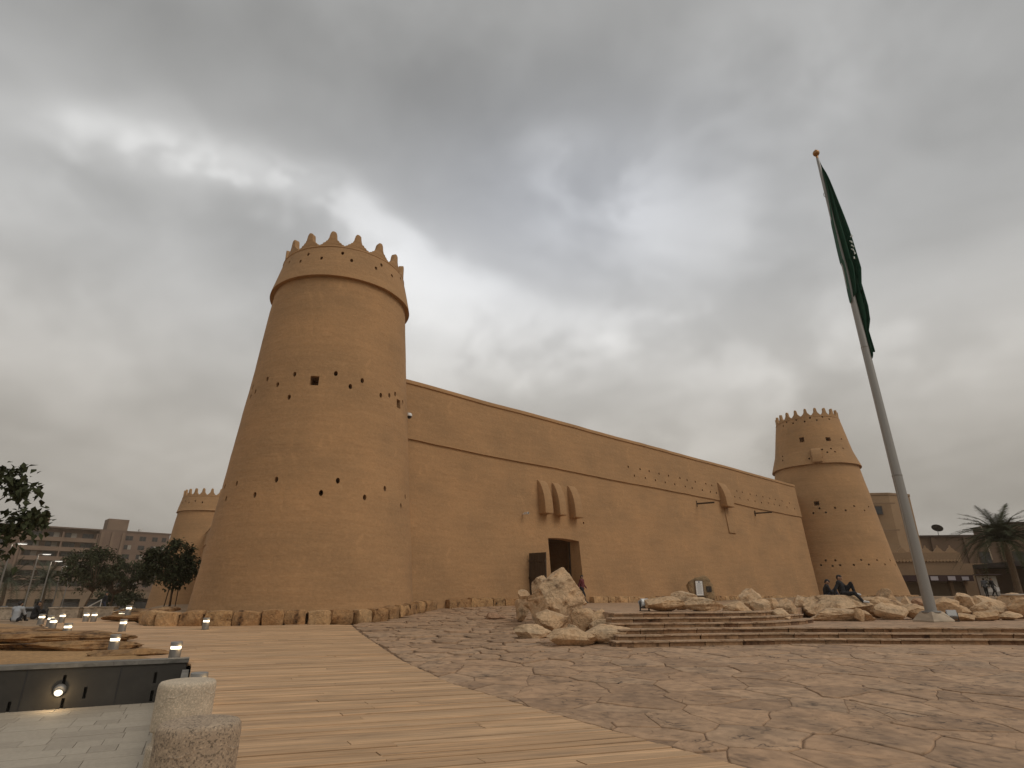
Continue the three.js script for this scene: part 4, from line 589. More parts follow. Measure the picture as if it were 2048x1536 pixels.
// ================================================================ inscribed stone, floodlights, white tray
{
  const p = onWall(26.0, 1.0, 2.5), s = thing('notice_stone', 'upright brown boulder carrying a white notice and a dark plaque by the wall', 'sign', [p.x, -p.z, 1.0], WA * 0.35);
  mesh('stone', rockGeo(120, 2.3, 2.0, 0.8, { boxy: 0.95, cuts: 3, detail: 18, rough: 0.05 }), std({ map: stoneMap([0.26, 0.175, 0.09], 0.4, 777), bumpMap: stoneBump, bumpScale: 0.05 }), s);
  const n = mesh('notice_panel', bx(0.6, 1.05, 0.05, -0.3, 1.05, 0.42), whitePaint, s); n.userData.label = 'white notice panel in a dark frame'; mesh('frame', merge([bx(0.68, 0.05, 0.07, -0.3, 1.6, 0.42), bx(0.68, 0.05, 0.07, -0.3, 0.5, 0.42), bx(0.05, 1.1, 0.07, -0.63, 1.05, 0.42), bx(0.05, 1.1, 0.07, 0.03, 1.05, 0.42)]), flat(0.16, 0.11, 0.07), n);
  const ink = []; const q = rng(8); for (let k = 0; k < 10; k++) ink.push(bx(0.3 + q() * 0.16, 0.022, 0.004, -0.3, 1.38 - k * 0.078, 0.448)); ink.push(bx(0.12, 0.1, 0.004, -0.3, 1.49, 0.448)); mesh('print', merge(ink), flat(0.2, 0.22, 0.25), n);
  mesh('plaque', bx(0.42, 0.42, 0.06, 0.55, 0.98, 0.4), flat(0.035, 0.028, 0.022, 0.5, 0.3), s);
  for (const [x, F, y, a, label] of [[4.42, 20.4, 1.05, 0.4, 'grey floodlight on the terrace at the left end of the boulders'], [15.75, 22.0, 0.664, -0.5, 'small white floodlight on the ground beside the flagpole foot']]) { const f = thing('floodlight', label, 'floodlight', [x, F, y], a); mesh('housing', toCreasedNormals(bx(0.3, 0.24, 0.2, 0, 0.22, 0).rotateX(-0.5).translate(0, 0.04, 0.1), 0.3), flat(0.4, 0.41, 0.42, 0.5, 0.2), f); mesh('glass', bx(0.26, 0.2, 0.012, 0, 0.22, 0.108).rotateX(-0.5).translate(0, 0.04, 0.1), flat(0.5, 0.5, 0.48, 0.2), f); mesh('bracket', merge([bx(0.025, 0.3, 0.05, -0.17, 0.15, 0), bx(0.025, 0.3, 0.05, 0.17, 0.15, 0), bx(0.36, 0.02, 0.12, 0, 0.01, 0)]), darkMetal, f); }
  const t = thing('tray', 'round white tray on the boulder at the far right', 'tray', [22.25, 27.0, 1.5]); mesh('dish', lathe([[0, 0], [0.3, 0], [0.42, 0.06], [0.43, 0.09], [0.4, 0.09], [0.28, 0.03], [0, 0.03]], 32), whitePaint, t);
}

// ================================================================ people
function mc(caps, res, k = 0.035) {                          // surface round tapered capsules that flow into one another
  const b = new THREE.Box3(), v = new THREE.Vector3(); for (const [p, r, q, s] of caps) { const m = Math.max(r, s) + 0.03; b.expandByPoint(v.copy(p).addScalar(m)); b.expandByPoint(v.copy(p).addScalar(-m)); b.expandByPoint(v.copy(q).addScalar(m)); b.expandByPoint(v.copy(q).addScalar(-m)); }
  const c = b.getCenter(new THREE.Vector3()), z = b.getSize(new THREE.Vector3()), half = Math.max(z.x, z.y, z.z) / 2 * 1.06, M = new MarchingCubes(res, blackMat, false, false, 90000), hs = res / 2; M.isolation = 0;
  for (let iz = 0; iz < res; iz++) for (let iy = 0; iy < res; iy++) for (let ix = 0; ix < res; ix++) {
    const x = c.x + (ix - hs) / hs * half, y = c.y + (iy - hs) / hs * half, w = c.z + (iz - hs) / hs * half; let d = 1;
    for (const [p, r, q, s] of caps) { const dx = q.x - p.x, dy = q.y - p.y, dz = q.z - p.z, t = clamp(((x - p.x) * dx + (y - p.y) * dy + (w - p.z) * dz) / (dx * dx + dy * dy + dz * dz + 1e-9), 0, 1), e = Math.hypot(x - p.x - dx * t, y - p.y - dy * t, w - p.z - dz * t) - (r + (s - r) * t), h = Math.max(k - Math.abs(d - e), 0) / k; d = Math.min(d, e) - h * h * k * 0.25; }
    M.field[ix + iy * res + iz * res * res] = -d;
  }
  M.update(); const g = new THREE.BufferGeometry(), n = M.count * 3; g.setAttribute('position', new THREE.BufferAttribute(M.positionArray.slice(0, n), 3)); g.scale(half, half, half); g.translate(c.x, c.y, c.z);
  let o = mergeVertices(g, 1e-4); o.computeVertexNormals(); const uv = new Float32Array(o.attributes.position.count * 2); o.setAttribute('uv', new THREE.BufferAttribute(uv, 2)); return o;
}
const V = (x, y, z) => new THREE.Vector3(x, y, z);
function person(label, pos, turn, J, look, res = 54) {
  const t = thing('person', label, 'person', pos, turn), jv = {}; for (const k in J) jv[k] = V(...J[k]);
  const { pelvis, chest, neck, head } = jv, L = (a, r, b, s, e = 0) => [jv[a] ?? a, r + e, jv[b] ?? b, s + e];
  const torso = (e) => [L('pelvis', 0.125, 'chest', 0.135, e), L('hipL', 0.1, 'hipR', 0.1, e), L('shL', 0.075, 'shR', 0.075, e), [chest, 0.13 + e, neck, 0.07 + e]], arms = (e) => ['L', 'R'].flatMap((s) => [L('sh' + s, 0.06, 'el' + s, 0.045, e), L('el' + s, 0.043, 'wr' + s, 0.03, e)]), legs = (e) => ['L', 'R'].flatMap((s) => [L('hip' + s, 0.088, 'kn' + s, 0.058, e), L('kn' + s, 0.056, 'an' + s, 0.038, e)]), feet = (e) => ['L', 'R'].map((s) => L('an' + s, 0.042, 'to' + s, 0.034, e));
  const f = V(0, 0, 1).applyAxisAngle(V(1, 0, 0), look.nod ?? 0).applyAxisAngle(V(0, 1, 0), look.yaw ?? 0), up = V(0, 1, 0).applyAxisAngle(V(1, 0, 0), look.nod ?? 0).applyAxisAngle(V(0, 1, 0), look.yaw ?? 0), sd = new THREE.Vector3().crossVectors(up, f), H = (x, y, z) => head.clone().addScaledVector(sd, x).addScaledVector(up, y).addScaledVector(f, z);
  const skull = [[H(0, 0.03, -0.01), 0.088, H(0, 0.02, 0.015), 0.083], [H(0, -0.05, 0.02), 0.062, H(0, -0.085, 0.045), 0.042], [H(0, 0.0, 0.085), 0.012, H(0, -0.025, 0.108), 0.014], [H(-0.083, -0.01, 0), 0.02, H(-0.088, 0.02, -0.005), 0.016], [H(0.083, -0.01, 0), 0.02, H(0.088, 0.02, -0.005), 0.016], [neck, 0.052, head, 0.055]];
  const hand = (s) => { const w = jv['wr' + s], e = jv['el' + s], d = w.clone().sub(e).normalize(), a = new THREE.Vector3().crossVectors(d, V(0.3, 0.2, 1)).normalize(), b = new THREE.Vector3().crossVectors(d, a), at = (x, y, z) => w.clone().addScaledVector(d, x).addScaledVector(a, y).addScaledVector(b, z), o = [[at(0, 0, 0), 0.026, at(0.07, 0, 0), 0.03]]; [[-0.03, 0.07], [-0.01, 0.082], [0.011, 0.077], [0.031, 0.058]].forEach(([y, l]) => { o.push([at(0.08, y, 0), 0.0105, at(0.08 + l * 0.55, y * 1.05, 0.012), 0.0095], [at(0.08 + l * 0.55, y * 1.05, 0.012), 0.0095, at(0.08 + l, y, 0.034), 0.008]); }); o.push([at(0.025, -0.025, 0.008), 0.013, at(0.068, -0.055, 0.025), 0.01]); return o; };
  const body = mergeGeometries([mc([...torso(-0.012), ...arms(-0.008), ...legs(-0.01), ...feet(-0.008), [neck, 0.05, head, 0.06]], res), mc(skull, 34, 0.03), mc(hand('L'), 26, 0.012), mc(hand('R'), 26, 0.012)].map((g) => g.toNonIndexed()));
  mesh('body', body, look.skin ?? skinMat, t);
  mesh('top', mc([...torso(0.012), ...arms(0.012)], res), look.top, t); mesh('trousers', mc([L('pelvis', 0.12, 'pelvis', 0.12, 0.01), L('hipL', 0.1, 'hipR', 0.1, 0.012), ...legs(0.014)], res), look.legs, t); mesh('shoes', mc(feet(0.008), 34), look.shoes ?? blackMat, t);
  mesh('hair', mc([[H(0, 0.055, -0.03), 0.088, H(0, 0.06, 0.01), 0.08], [H(0, 0.0, -0.05), 0.07, H(0, -0.04, -0.05), 0.05]], 30), look.hair ?? flat(0.015, 0.011, 0.009, 0.7), t);
  for (const s of [-1, 1]) mesh('eye', new THREE.SphereGeometry(0.011, 8, 6).translate(...H(s * 0.033, 0.005, 0.081).toArray()), blackMat, t);
  return t;
}
const skinMat = flat(0.33, 0.19, 0.12, 0.6), blackCloth = flat(0.018, 0.018, 0.02, 0.95), redCloth = flat(0.13, 0.025, 0.03, 0.9), navy = flat(0.025, 0.03, 0.05, 0.9), greyCloth = flat(0.33, 0.35, 0.37, 0.9), whiteCloth = flat(0.6, 0.59, 0.57, 0.9);
const base = { pelvis: [0, 0.96, 0], chest: [0, 1.28, 0.01], neck: [0, 1.46, 0], head: [0, 1.6, 0.02], shL: [-0.17, 1.41, 0], shR: [0.17, 1.41, 0], elL: [-0.23, 1.13, -0.02], elR: [0.23, 1.13, -0.02], wrL: [-0.24, 0.89, 0.06], wrR: [0.24, 0.89, 0.06], hipL: [-0.085, 0.92, 0], hipR: [0.085, 0.92, 0], knL: [-0.095, 0.5, 0.03], knR: [0.095, 0.5, 0.03], anL: [-0.1, 0.075, 0], anR: [0.1, 0.075, 0], toL: [-0.12, 0.035, 0.17], toR: [0.12, 0.035, 0.17] };
const stride = { ...base, knL: [-0.09, 0.5, 0.2], anL: [-0.09, 0.09, 0.26], toL: [-0.1, 0.045, 0.43], knR: [0.09, 0.5, -0.02], anR: [0.09, 0.12, -0.24], toR: [0.1, 0.04, -0.09], wrL: [-0.23, 0.92, -0.12], elL: [-0.22, 1.14, -0.12], wrR: [0.23, 0.95, 0.2], elR: [0.22, 1.13, 0.04] };
const sitting = { pelvis: [0, 0.11, 0], chest: [0, 0.42, 0.03], neck: [0, 0.6, 0.06], head: [0, 0.73, 0.1], shL: [-0.17, 0.55, 0.05], shR: [0.17, 0.55, 0.05], elL: [-0.24, 0.32, 0.18], elR: [0.24, 0.32, 0.18], wrL: [-0.08, 0.36, 0.36], wrR: [0.08, 0.36, 0.36], hipL: [-0.09, 0.1, 0.02], hipR: [0.09, 0.1, 0.02], knL: [-0.13, 0.4, 0.34], knR: [0.13, 0.38, 0.36], anL: [-0.12, 0.06, 0.52], anR: [0.12, 0.06, 0.56], toL: [-0.13, 0.035, 0.69], toR: [0.13, 0.035, 0.73] };
const leaning = { ...sitting, chest: [0, 0.4, -0.06], neck: [0, 0.57, -0.08], head: [0, 0.71, -0.04], shL: [-0.17, 0.53, -0.07], shR: [0.17, 0.53, -0.07], elL: [-0.3, 0.28, -0.2], wrL: [-0.33, 0.06, -0.25], elR: [0.24, 0.36, 0.1], wrR: [0.14, 0.46, 0.3], knR: [0.12, 0.5, 0.33], anR: [0.12, 0.1, 0.42], toR: [0.13, 0.06, 0.59], knL: [-0.14, 0.12, 0.46], anL: [-0.18, -0.2, 0.72], toL: [-0.19, -0.22, 0.9] };
person('person in a dark red top and black trousers walking out of the doorway', [4.62, 39.9, 1.05], WA + 0.3, stride, { top: redCloth, legs: blackCloth, nod: 0.15 });
person('person in black hunched over a phone, sitting at the left of the flat topped boulder', [14.3, 27.6, 1.36], 1.2, sitting, { top: blackCloth, legs: navy, nod: 0.7 });
person('person in a black hoodie leaning back with one knee up on the flat topped boulder', [13.75, 25.2, 1.5], 0.85, leaning, { top: blackCloth, legs: blackCloth, nod: 0.2, shoes: whiteCloth });
person('person in a pale grey shirt sitting with their back turned at the far left', [-22.6, 28, 0.42], 3.3, sitting, { top: greyCloth, legs: blackCloth, nod: 0.3 });
person('person in black sitting behind the low blocks at the far left', [-24.6, 31.6, E(-24.6, 31.6)], 2.4, sitting, { top: blackCloth, legs: blackCloth }, 44);
person('person in black walking past the sloping handrail', [-33.4, 50, E(-33.4, 50)], 1.9, stride, { top: blackCloth, legs: navy }, 44);
person('person in grey near the shop front at the far right', [45.4, 58, E(45.4, 58)], 2.6, stride, { top: flat(0.12, 0.13, 0.15), legs: blackCloth }, 44);
person('person in black carrying a white bag near the shop front', [46.9, 59, E(46.9, 59)], 0.4, stride, { top: blackCloth, legs: blackCloth }, 44);
{ const b = thing('bag', 'white paper bag held by the person in black at the far right', 'bag', [47.2, 58.85, E(46.9, 59) + 0.5]); mesh('sack', bx(0.3, 0.36, 0.12, 0, 0.18, 0), whiteCloth, b); mesh('handle', tube([V(-0.08, 0.36, 0), V(-0.05, 0.46, 0), V(0.05, 0.46, 0), V(0.08, 0.36, 0)], 0.008, 5), whiteCloth, b); }

// ================================================================ trees and palms
const leafMats = [std({ color: new THREE.Color().setRGB(0.036, 0.042, 0.014), roughness: 1, side: THREE.DoubleSide }), std({ color: new THREE.Color().setRGB(0.05, 0.056, 0.024), roughness: 1, side: THREE.DoubleSide }), std({ color: new THREE.Color().setRGB(0.06, 0.068, 0.04), roughness: 1, side: THREE.DoubleSide })];
const barkMat = std({ map: tex(256, 256, (u, v) => tint([0.11, 0.075, 0.045], 1 + 0.6 * tfbm(u, v, 14, 4, 3, 4), 0.03), true, [1, 1]), bumpMap: deckBump, bumpScale: 0.02 });
function foliage(seed, n, size, clumps, spread) {            // leaves gathered in clumps
  const r = rng(seed), pos = [], uv = [], gs = () => (r() + r() + r() - 1.5) * 1.15;
  for (let i = 0; i < n; i++) {
    const c = clumps[Math.floor(r() * clumps.length)], x = c[0] + gs() * spread * c[3], y = c[1] + gs() * spread * c[3] * 0.75, z = c[2] + gs() * spread * c[3], s = size * (0.6 + r() * 0.7), a = r() * 6.28, t = (r() - 0.5) * 2.2;
    const d = V(Math.cos(a) * Math.cos(t), Math.sin(t) - 0.25, Math.sin(a) * Math.cos(t)).normalize(), e = new THREE.Vector3().crossVectors(d, V(r() - 0.5, 1, r() - 0.5)).normalize(), u = new THREE.Vector3().crossVectors(e, d), P0 = V(x, y, z), tip = P0.clone().addScaledVector(d, s).addScaledVector(u, -s * 0.15), l = P0.clone().addScaledVector(d, s * 0.45).addScaledVector(e, s * 0.3).addScaledVector(u, s * 0.07), m = P0.clone().addScaledVector(d, s * 0.45).addScaledVector(e, -s * 0.3).addScaledVector(u, s * 0.07);
    for (const q of [P0, m, tip, P0, tip, l]) { pos.push(q.x, q.y, q.z); uv.push(0, 0); }
  }
  return fromArrays(pos, uv);
}
function tree(label, [x, F, y], { h, crown: [cx, cy, cz, rx, ry, rz], n = 3500, size = 0.16, seed = 1, clumps = 46, mat = 0, lean = 0.1, trunkR = 0.07, stakes = 0, spread = 0.42, fork = 0.55 }) {
  const t = thing('tree', label, 'tree', [x, F, y]), r = rng(seed), cs = [];
  for (let i = 0; i < clumps; i++) { let v; do v = V(r() * 2 - 1, r() * 2 - 1, r() * 2 - 1); while (v.length() > 1 || v.length() < 0.45); cs.push([cx + v.x * rx, cy + v.y * ry, cz + v.z * rz, 0.6 + r() * 0.7]); }
  const top = V(lean * h, h * fork, 0), limbs = [tube([V(0, -0.1, 0), V(lean * h * 0.4, h * fork * 0.5, 0.03), top], [trunkR * 1.25, trunkR, trunkR * 0.8])], twigs = [];
  for (let i = 0; i < Math.min(clumps, 26); i++) { const c = cs[i], e = V(c[0], c[1], c[2]), m = top.clone().lerp(e, 0.5).add(V(0, 0.12 * ry, 0)); twigs.push(tube([top.clone(), m, e], [trunkR * 0.5, trunkR * 0.26, trunkR * 0.08], 5)); }
  mesh('trunk', merge(limbs), barkMat, t); mesh('branches', merge(twigs), barkMat, t); mesh('crown', foliage(seed + 9, n, size, cs, spread), leafMats[mat], t);
  for (let k = 0; k < stakes; k++) mesh('stake', tube([V(-0.45 + k * 0.42, -0.1, 0.1 * (k % 2)), V(-0.25 + k * 0.32, h * 0.5, 0)], 0.035, 6), woodMat, t);
  return t;
}
tree('small staked tree with a dense crown in front of the far left tower', [-25.2, 45, 0.62], { h: 3.6, crown: [-0.3, 3.2, 0, 2.0, 1.55, 1.8], n: 5200, size: 0.26, seed: 21, clumps: 60, stakes: 3, lean: -0.02, spread: 0.45, fork: 0.6 });
tree('loose crowned tree standing before the apartment block', [-42.2, 60, E(-42.2, 60)], { h: 4.4, crown: [0.1, 4.7, 0, 2.7, 2.0, 2.2], n: 4200, size: 0.28, seed: 22, clumps: 50, mat: 1, lean: 0.16, spread: 0.5, trunkR: 0.09 });
tree('wide flat crowned dark tree between the other two trees', [-43.4, 66, E(-43.4, 66)], { h: 3.8, crown: [1.0, 4.2, 0, 3.9, 1.35, 2.6], n: 6500, size: 0.28, seed: 23, clumps: 70, mat: 1, lean: 0.03, spread: 0.5, trunkR: 0.1 });
tree('near tree reaching in from the left edge of the picture', [-12.9, 12.6, E(-12.9, 12.6)], { h: 3.0, crown: [1.2, 3.0, 0.5, 1.9, 1.1, 1.5], n: 3000, size: 0.18, seed: 24, clumps: 44, lean: 0.12, spread: 0.24, trunkR: 0.08, fork: 0.62 });
function frondGeo(seed, L, droop) {
  const r = rng(seed), pos = [], uv = [], quad = (a, b, c) => { for (const q of [a, b, c]) { pos.push(q.x, q.y, q.z); uv.push(0, 0); } }, at = (s) => V(s * L * Math.cos(0.5 - s * droop * 0.5), s * L * (0.75 - s * droop), 0);
  for (let i = 2; i < 34; i++) { const s = i / 34, p = at(s), l = 0.62 * Math.sin(Math.PI * (0.12 + s * 0.82)) * (0.85 + r() * 0.3), tang = at(s + 0.02).sub(p).normalize(); for (const k of [-1, 1]) { const e = V(0, 0, k).multiplyScalar(0.8).addScaledVector(tang, 0.55).add(V(0, 0.25 - 0.4 * r(), 0)).normalize().multiplyScalar(l), w = tang.clone().multiplyScalar(0.032); quad(p.clone().sub(w), p.clone().add(w), p.clone().add(e).add(V(0, -0.12 * l, 0))); } }
  const g = fromArrays(pos, uv); return mergeGeometries([g, tube([0.0, 0.3, 0.6, 1].map(at), [0.05, 0.035, 0.02, 0.006], 5).toNonIndexed()]);
}
const frondSets = [0, 1, 2, 3].map((k) => frondGeo(k + 50, 2.9 + k * 0.2, 0.35 + k * 0.33));
function palm(label, [x, F, y], h, mat, scale = 1, n = 40) {
  const t = thing('palm_tree', label, 'palm', [x, F, y], 0), r = rng(Math.round(x * 7) + 500), pts = [], rad = []; for (let i = 0; i <= 16; i++) { pts.push(V(0.12 * Math.sin(i * 0.2), h * i / 16, 0)); rad.push(0.27 - 0.08 * i / 16 + (i % 2) * 0.035); }
  mesh('trunk', tube(pts, rad, 12), barkMat, t);
  for (let i = 0; i < n; i++) { const k = i % 4, m = mesh('frond', frondSets[k], leafMats[mat], t); m.position.set(pts[16].x, h - 0.05, 0); m.rotation.set(0, i * 2.39996, 0); m.rotateZ(0.75 - (i / n) * 1.25 + (r() - 0.5) * 0.2); m.scale.setScalar(scale * (0.9 + r() * 0.2)); }
  return t;
}
palm('tall date palm with a full crown at the right edge', [45.9, 55, E(45.9, 55)], 5.0, 0, 1.25, 64);
palm('hazy palm behind the lamp posts at the far left', [-69.5, 90, E(-69.5, 90)], 5.0, 2, 1.35, 34);
palm('palm cut off by the left edge of the picture', [-71.3, 85, E(-71.3, 85)], 4.9, 2, 1.3, 34);

// ================================================================ street furniture and cars at the left
{
  const spots = [[-35.6, 42.0, 'nearest and tallest street lamp at the left edge'], [-39.2, 49.1, 'second street lamp in the row at the left'], [-42.7, 55.2, 'third street lamp in the row at the left'], [-45.6, 60.6, 'fourth street lamp in the row at the left'], [-47.9, 65.0, 'last street lamp in the row at the left']]; let p;
  for (const [x, F, label] of spots) { if (p) { twin(p, [x, F, E(x, F)], 0.6, label); continue; }
    p = thing('street_lamp', label, 'street lamp', [x, F, E(x, F)], 0.6, 'street lamps'); mesh('pole', lathe([[0.1, 0], [0.1, 0.1], [0.06, 0.15], [0.045, 4.95]], 14), steelMat, p); mesh('arm', tube([V(0, 4.9, 0), V(0.1, 5.0, 0), V(0.5, 5.02, 0)], 0.03), steelMat, p); mesh('head', lathe([[0, 0.06], [0.2, 0.05], [0.28, 0], [0.26, -0.02], [0, -0.02]], 20).scale(1.2, 1, 0.7).translate(0.55, 5.02, 0), steelMat, p); mesh('lens', lathe([[0, 0], [0.24, 0], [0.22, -0.03], [0, -0.04]], 20).scale(1.2, 1, 0.7).translate(0.55, 4.99, 0), glow(1.2, [1, 0.95, 0.85]), p); const l = new THREE.PointLight(0xfff0dc, 1.5); l.position.set(0.55, 4.85, 0); l.castShadow = true; p.add(l); }
  [[-25.6, 30, 2.6, 'low pale block wall at the left edge'], [-23.7, 32.6, 1.5, 'left one of two pale concrete blocks'], [-22.0, 32.8, 1.5, 'right one of two pale concrete blocks']].forEach(([x, F, w, label]) => { const t = thing('block_wall', label, 'wall', [x, F, E(x, F)], 0.1, 'low pale blocks'); mesh('block', stoneBlock(Math.round(w * 100), w, 0.5, 0.5, [4, 2, 2], 0.006, 0.03), paleConcrete, t); mesh('cap', stoneBlock(77, w + 0.06, 0.06, 0.56, [3, 1, 1], 0.003, 0.02).translate(0, 0.5, 0), paleConcrete, t); });
  const a = [-31.6, 45], b = [-28.3, 42], rl = thing('handrail', 'sloping pale metal handrail leading down at the left', 'handrail', [a[0], a[1], E(...a)]), B = V(b[0] - a[0], E(...b) - E(...a), -(b[1] - a[1])), top = V(0, 0.45, 0), top2 = B.clone().add(V(0, 1.0, 0));
  mesh('rail', tube([top, top2], 0.035), whitePaint, rl); for (const s of [0, 0.5, 1]) mesh('post', tube([B.clone().multiplyScalar(s).add(V(0, -0.15, 0)), top.clone().lerp(top2, s)], 0.025), whitePaint, rl);
}
function car(label, [x, F, y], turn, paint) {
  const t = thing('car', label, 'car', [x, F, y], turn, 'parked cars'), W = 1.8, ex = (pts, w, bev) => { const s = new THREE.Shape(pts.map(([a, b]) => new THREE.Vector2(a, b))), g = new THREE.ExtrudeGeometry(s, { depth: w - bev * 2, bevelEnabled: true, bevelThickness: bev, bevelSize: bev, bevelSegments: 3 }); g.translate(0, 0, -(w - bev * 2) / 2); return g; };
  mesh('body', ex([[-2.2, 0.35], [-1.75, 0.35], [-1.68, 0.6], [-1.4, 0.72], [-1.12, 0.6], [-1.05, 0.35], [1.05, 0.35], [1.12, 0.6], [1.4, 0.72], [1.68, 0.6], [1.75, 0.35], [2.2, 0.38], [2.22, 0.7], [2.1, 0.88], [1.2, 0.98], [-2.1, 1.0], [-2.24, 0.8]], W, 0.07), paint, t);
  mesh('roof', ex([[-1.95, 0.98], [1.15, 0.96], [0.45, 1.52], [0.2, 1.6], [-1.35, 1.6], [-1.75, 1.5]], W - 0.22, 0.09), paint, t);
  mesh('side_window', merge([[-1], [1]].map(([s]) => { const g = ex([[-1.75, 1.05], [0.85, 1.03], [0.35, 1.47], [-1.4, 1.5]], 0.02, 0.004); g.translate(0, 0, s * (W / 2 - 0.098)); return g; })), flat(0.02, 0.022, 0.025, 0.1), t); mesh('windscreen', bx(0.02, 0.68, 1.35).rotateZ(0.86).translate(0.9, 1.27, 0), flat(0.02, 0.022, 0.025, 0.1), t);
  for (const [wx, wz] of [[-1.4, -0.8], [-1.4, 0.8], [1.4, -0.8], [1.4, 0.8]]) { const w = mesh('wheel', lathe([[0.2, -0.1], [0.32, -0.1], [0.34, -0.07], [0.34, 0.07], [0.32, 0.1], [0.2, 0.1]], 24).rotateX(Math.PI / 2), blackMat, t); w.position.set(wx, 0.34, wz); mesh('rim', lathe([[0, -0.09], [0.2, -0.07], [0.2, 0.07], [0, 0.09]], 16).rotateX(Math.PI / 2), steelMat, w); }
  for (const s of [-1, 1]) { mesh('headlight', new THREE.SphereGeometry(0.12, 14, 10).scale(0.5, 0.6, 1.3).translate(2.2, 0.75, s * 0.65), whitePaint, t); mesh('tail_light', bx(0.06, 0.16, 0.3, -2.28, 0.84, s * 0.68), glow(0.7, [1, 0.04, 0.03]), t); }
  return t;
}
car('silver car parked on the street at the far left', [-70.2, 90, E(-70.2, 90)], 0.5, flat(0.32, 0.33, 0.34, 0.3, 0.5));
car('dark car at the left edge showing a red tail light', [-71.0, 84, E(-71, 84)], 2.7, flat(0.03, 0.03, 0.035, 0.3, 0.2));
car('black car parked behind the palm trunks', [-64.4, 88, E(-64.4, 88)], 0.6, flat(0.02, 0.02, 0.022, 0.25, 0.2));

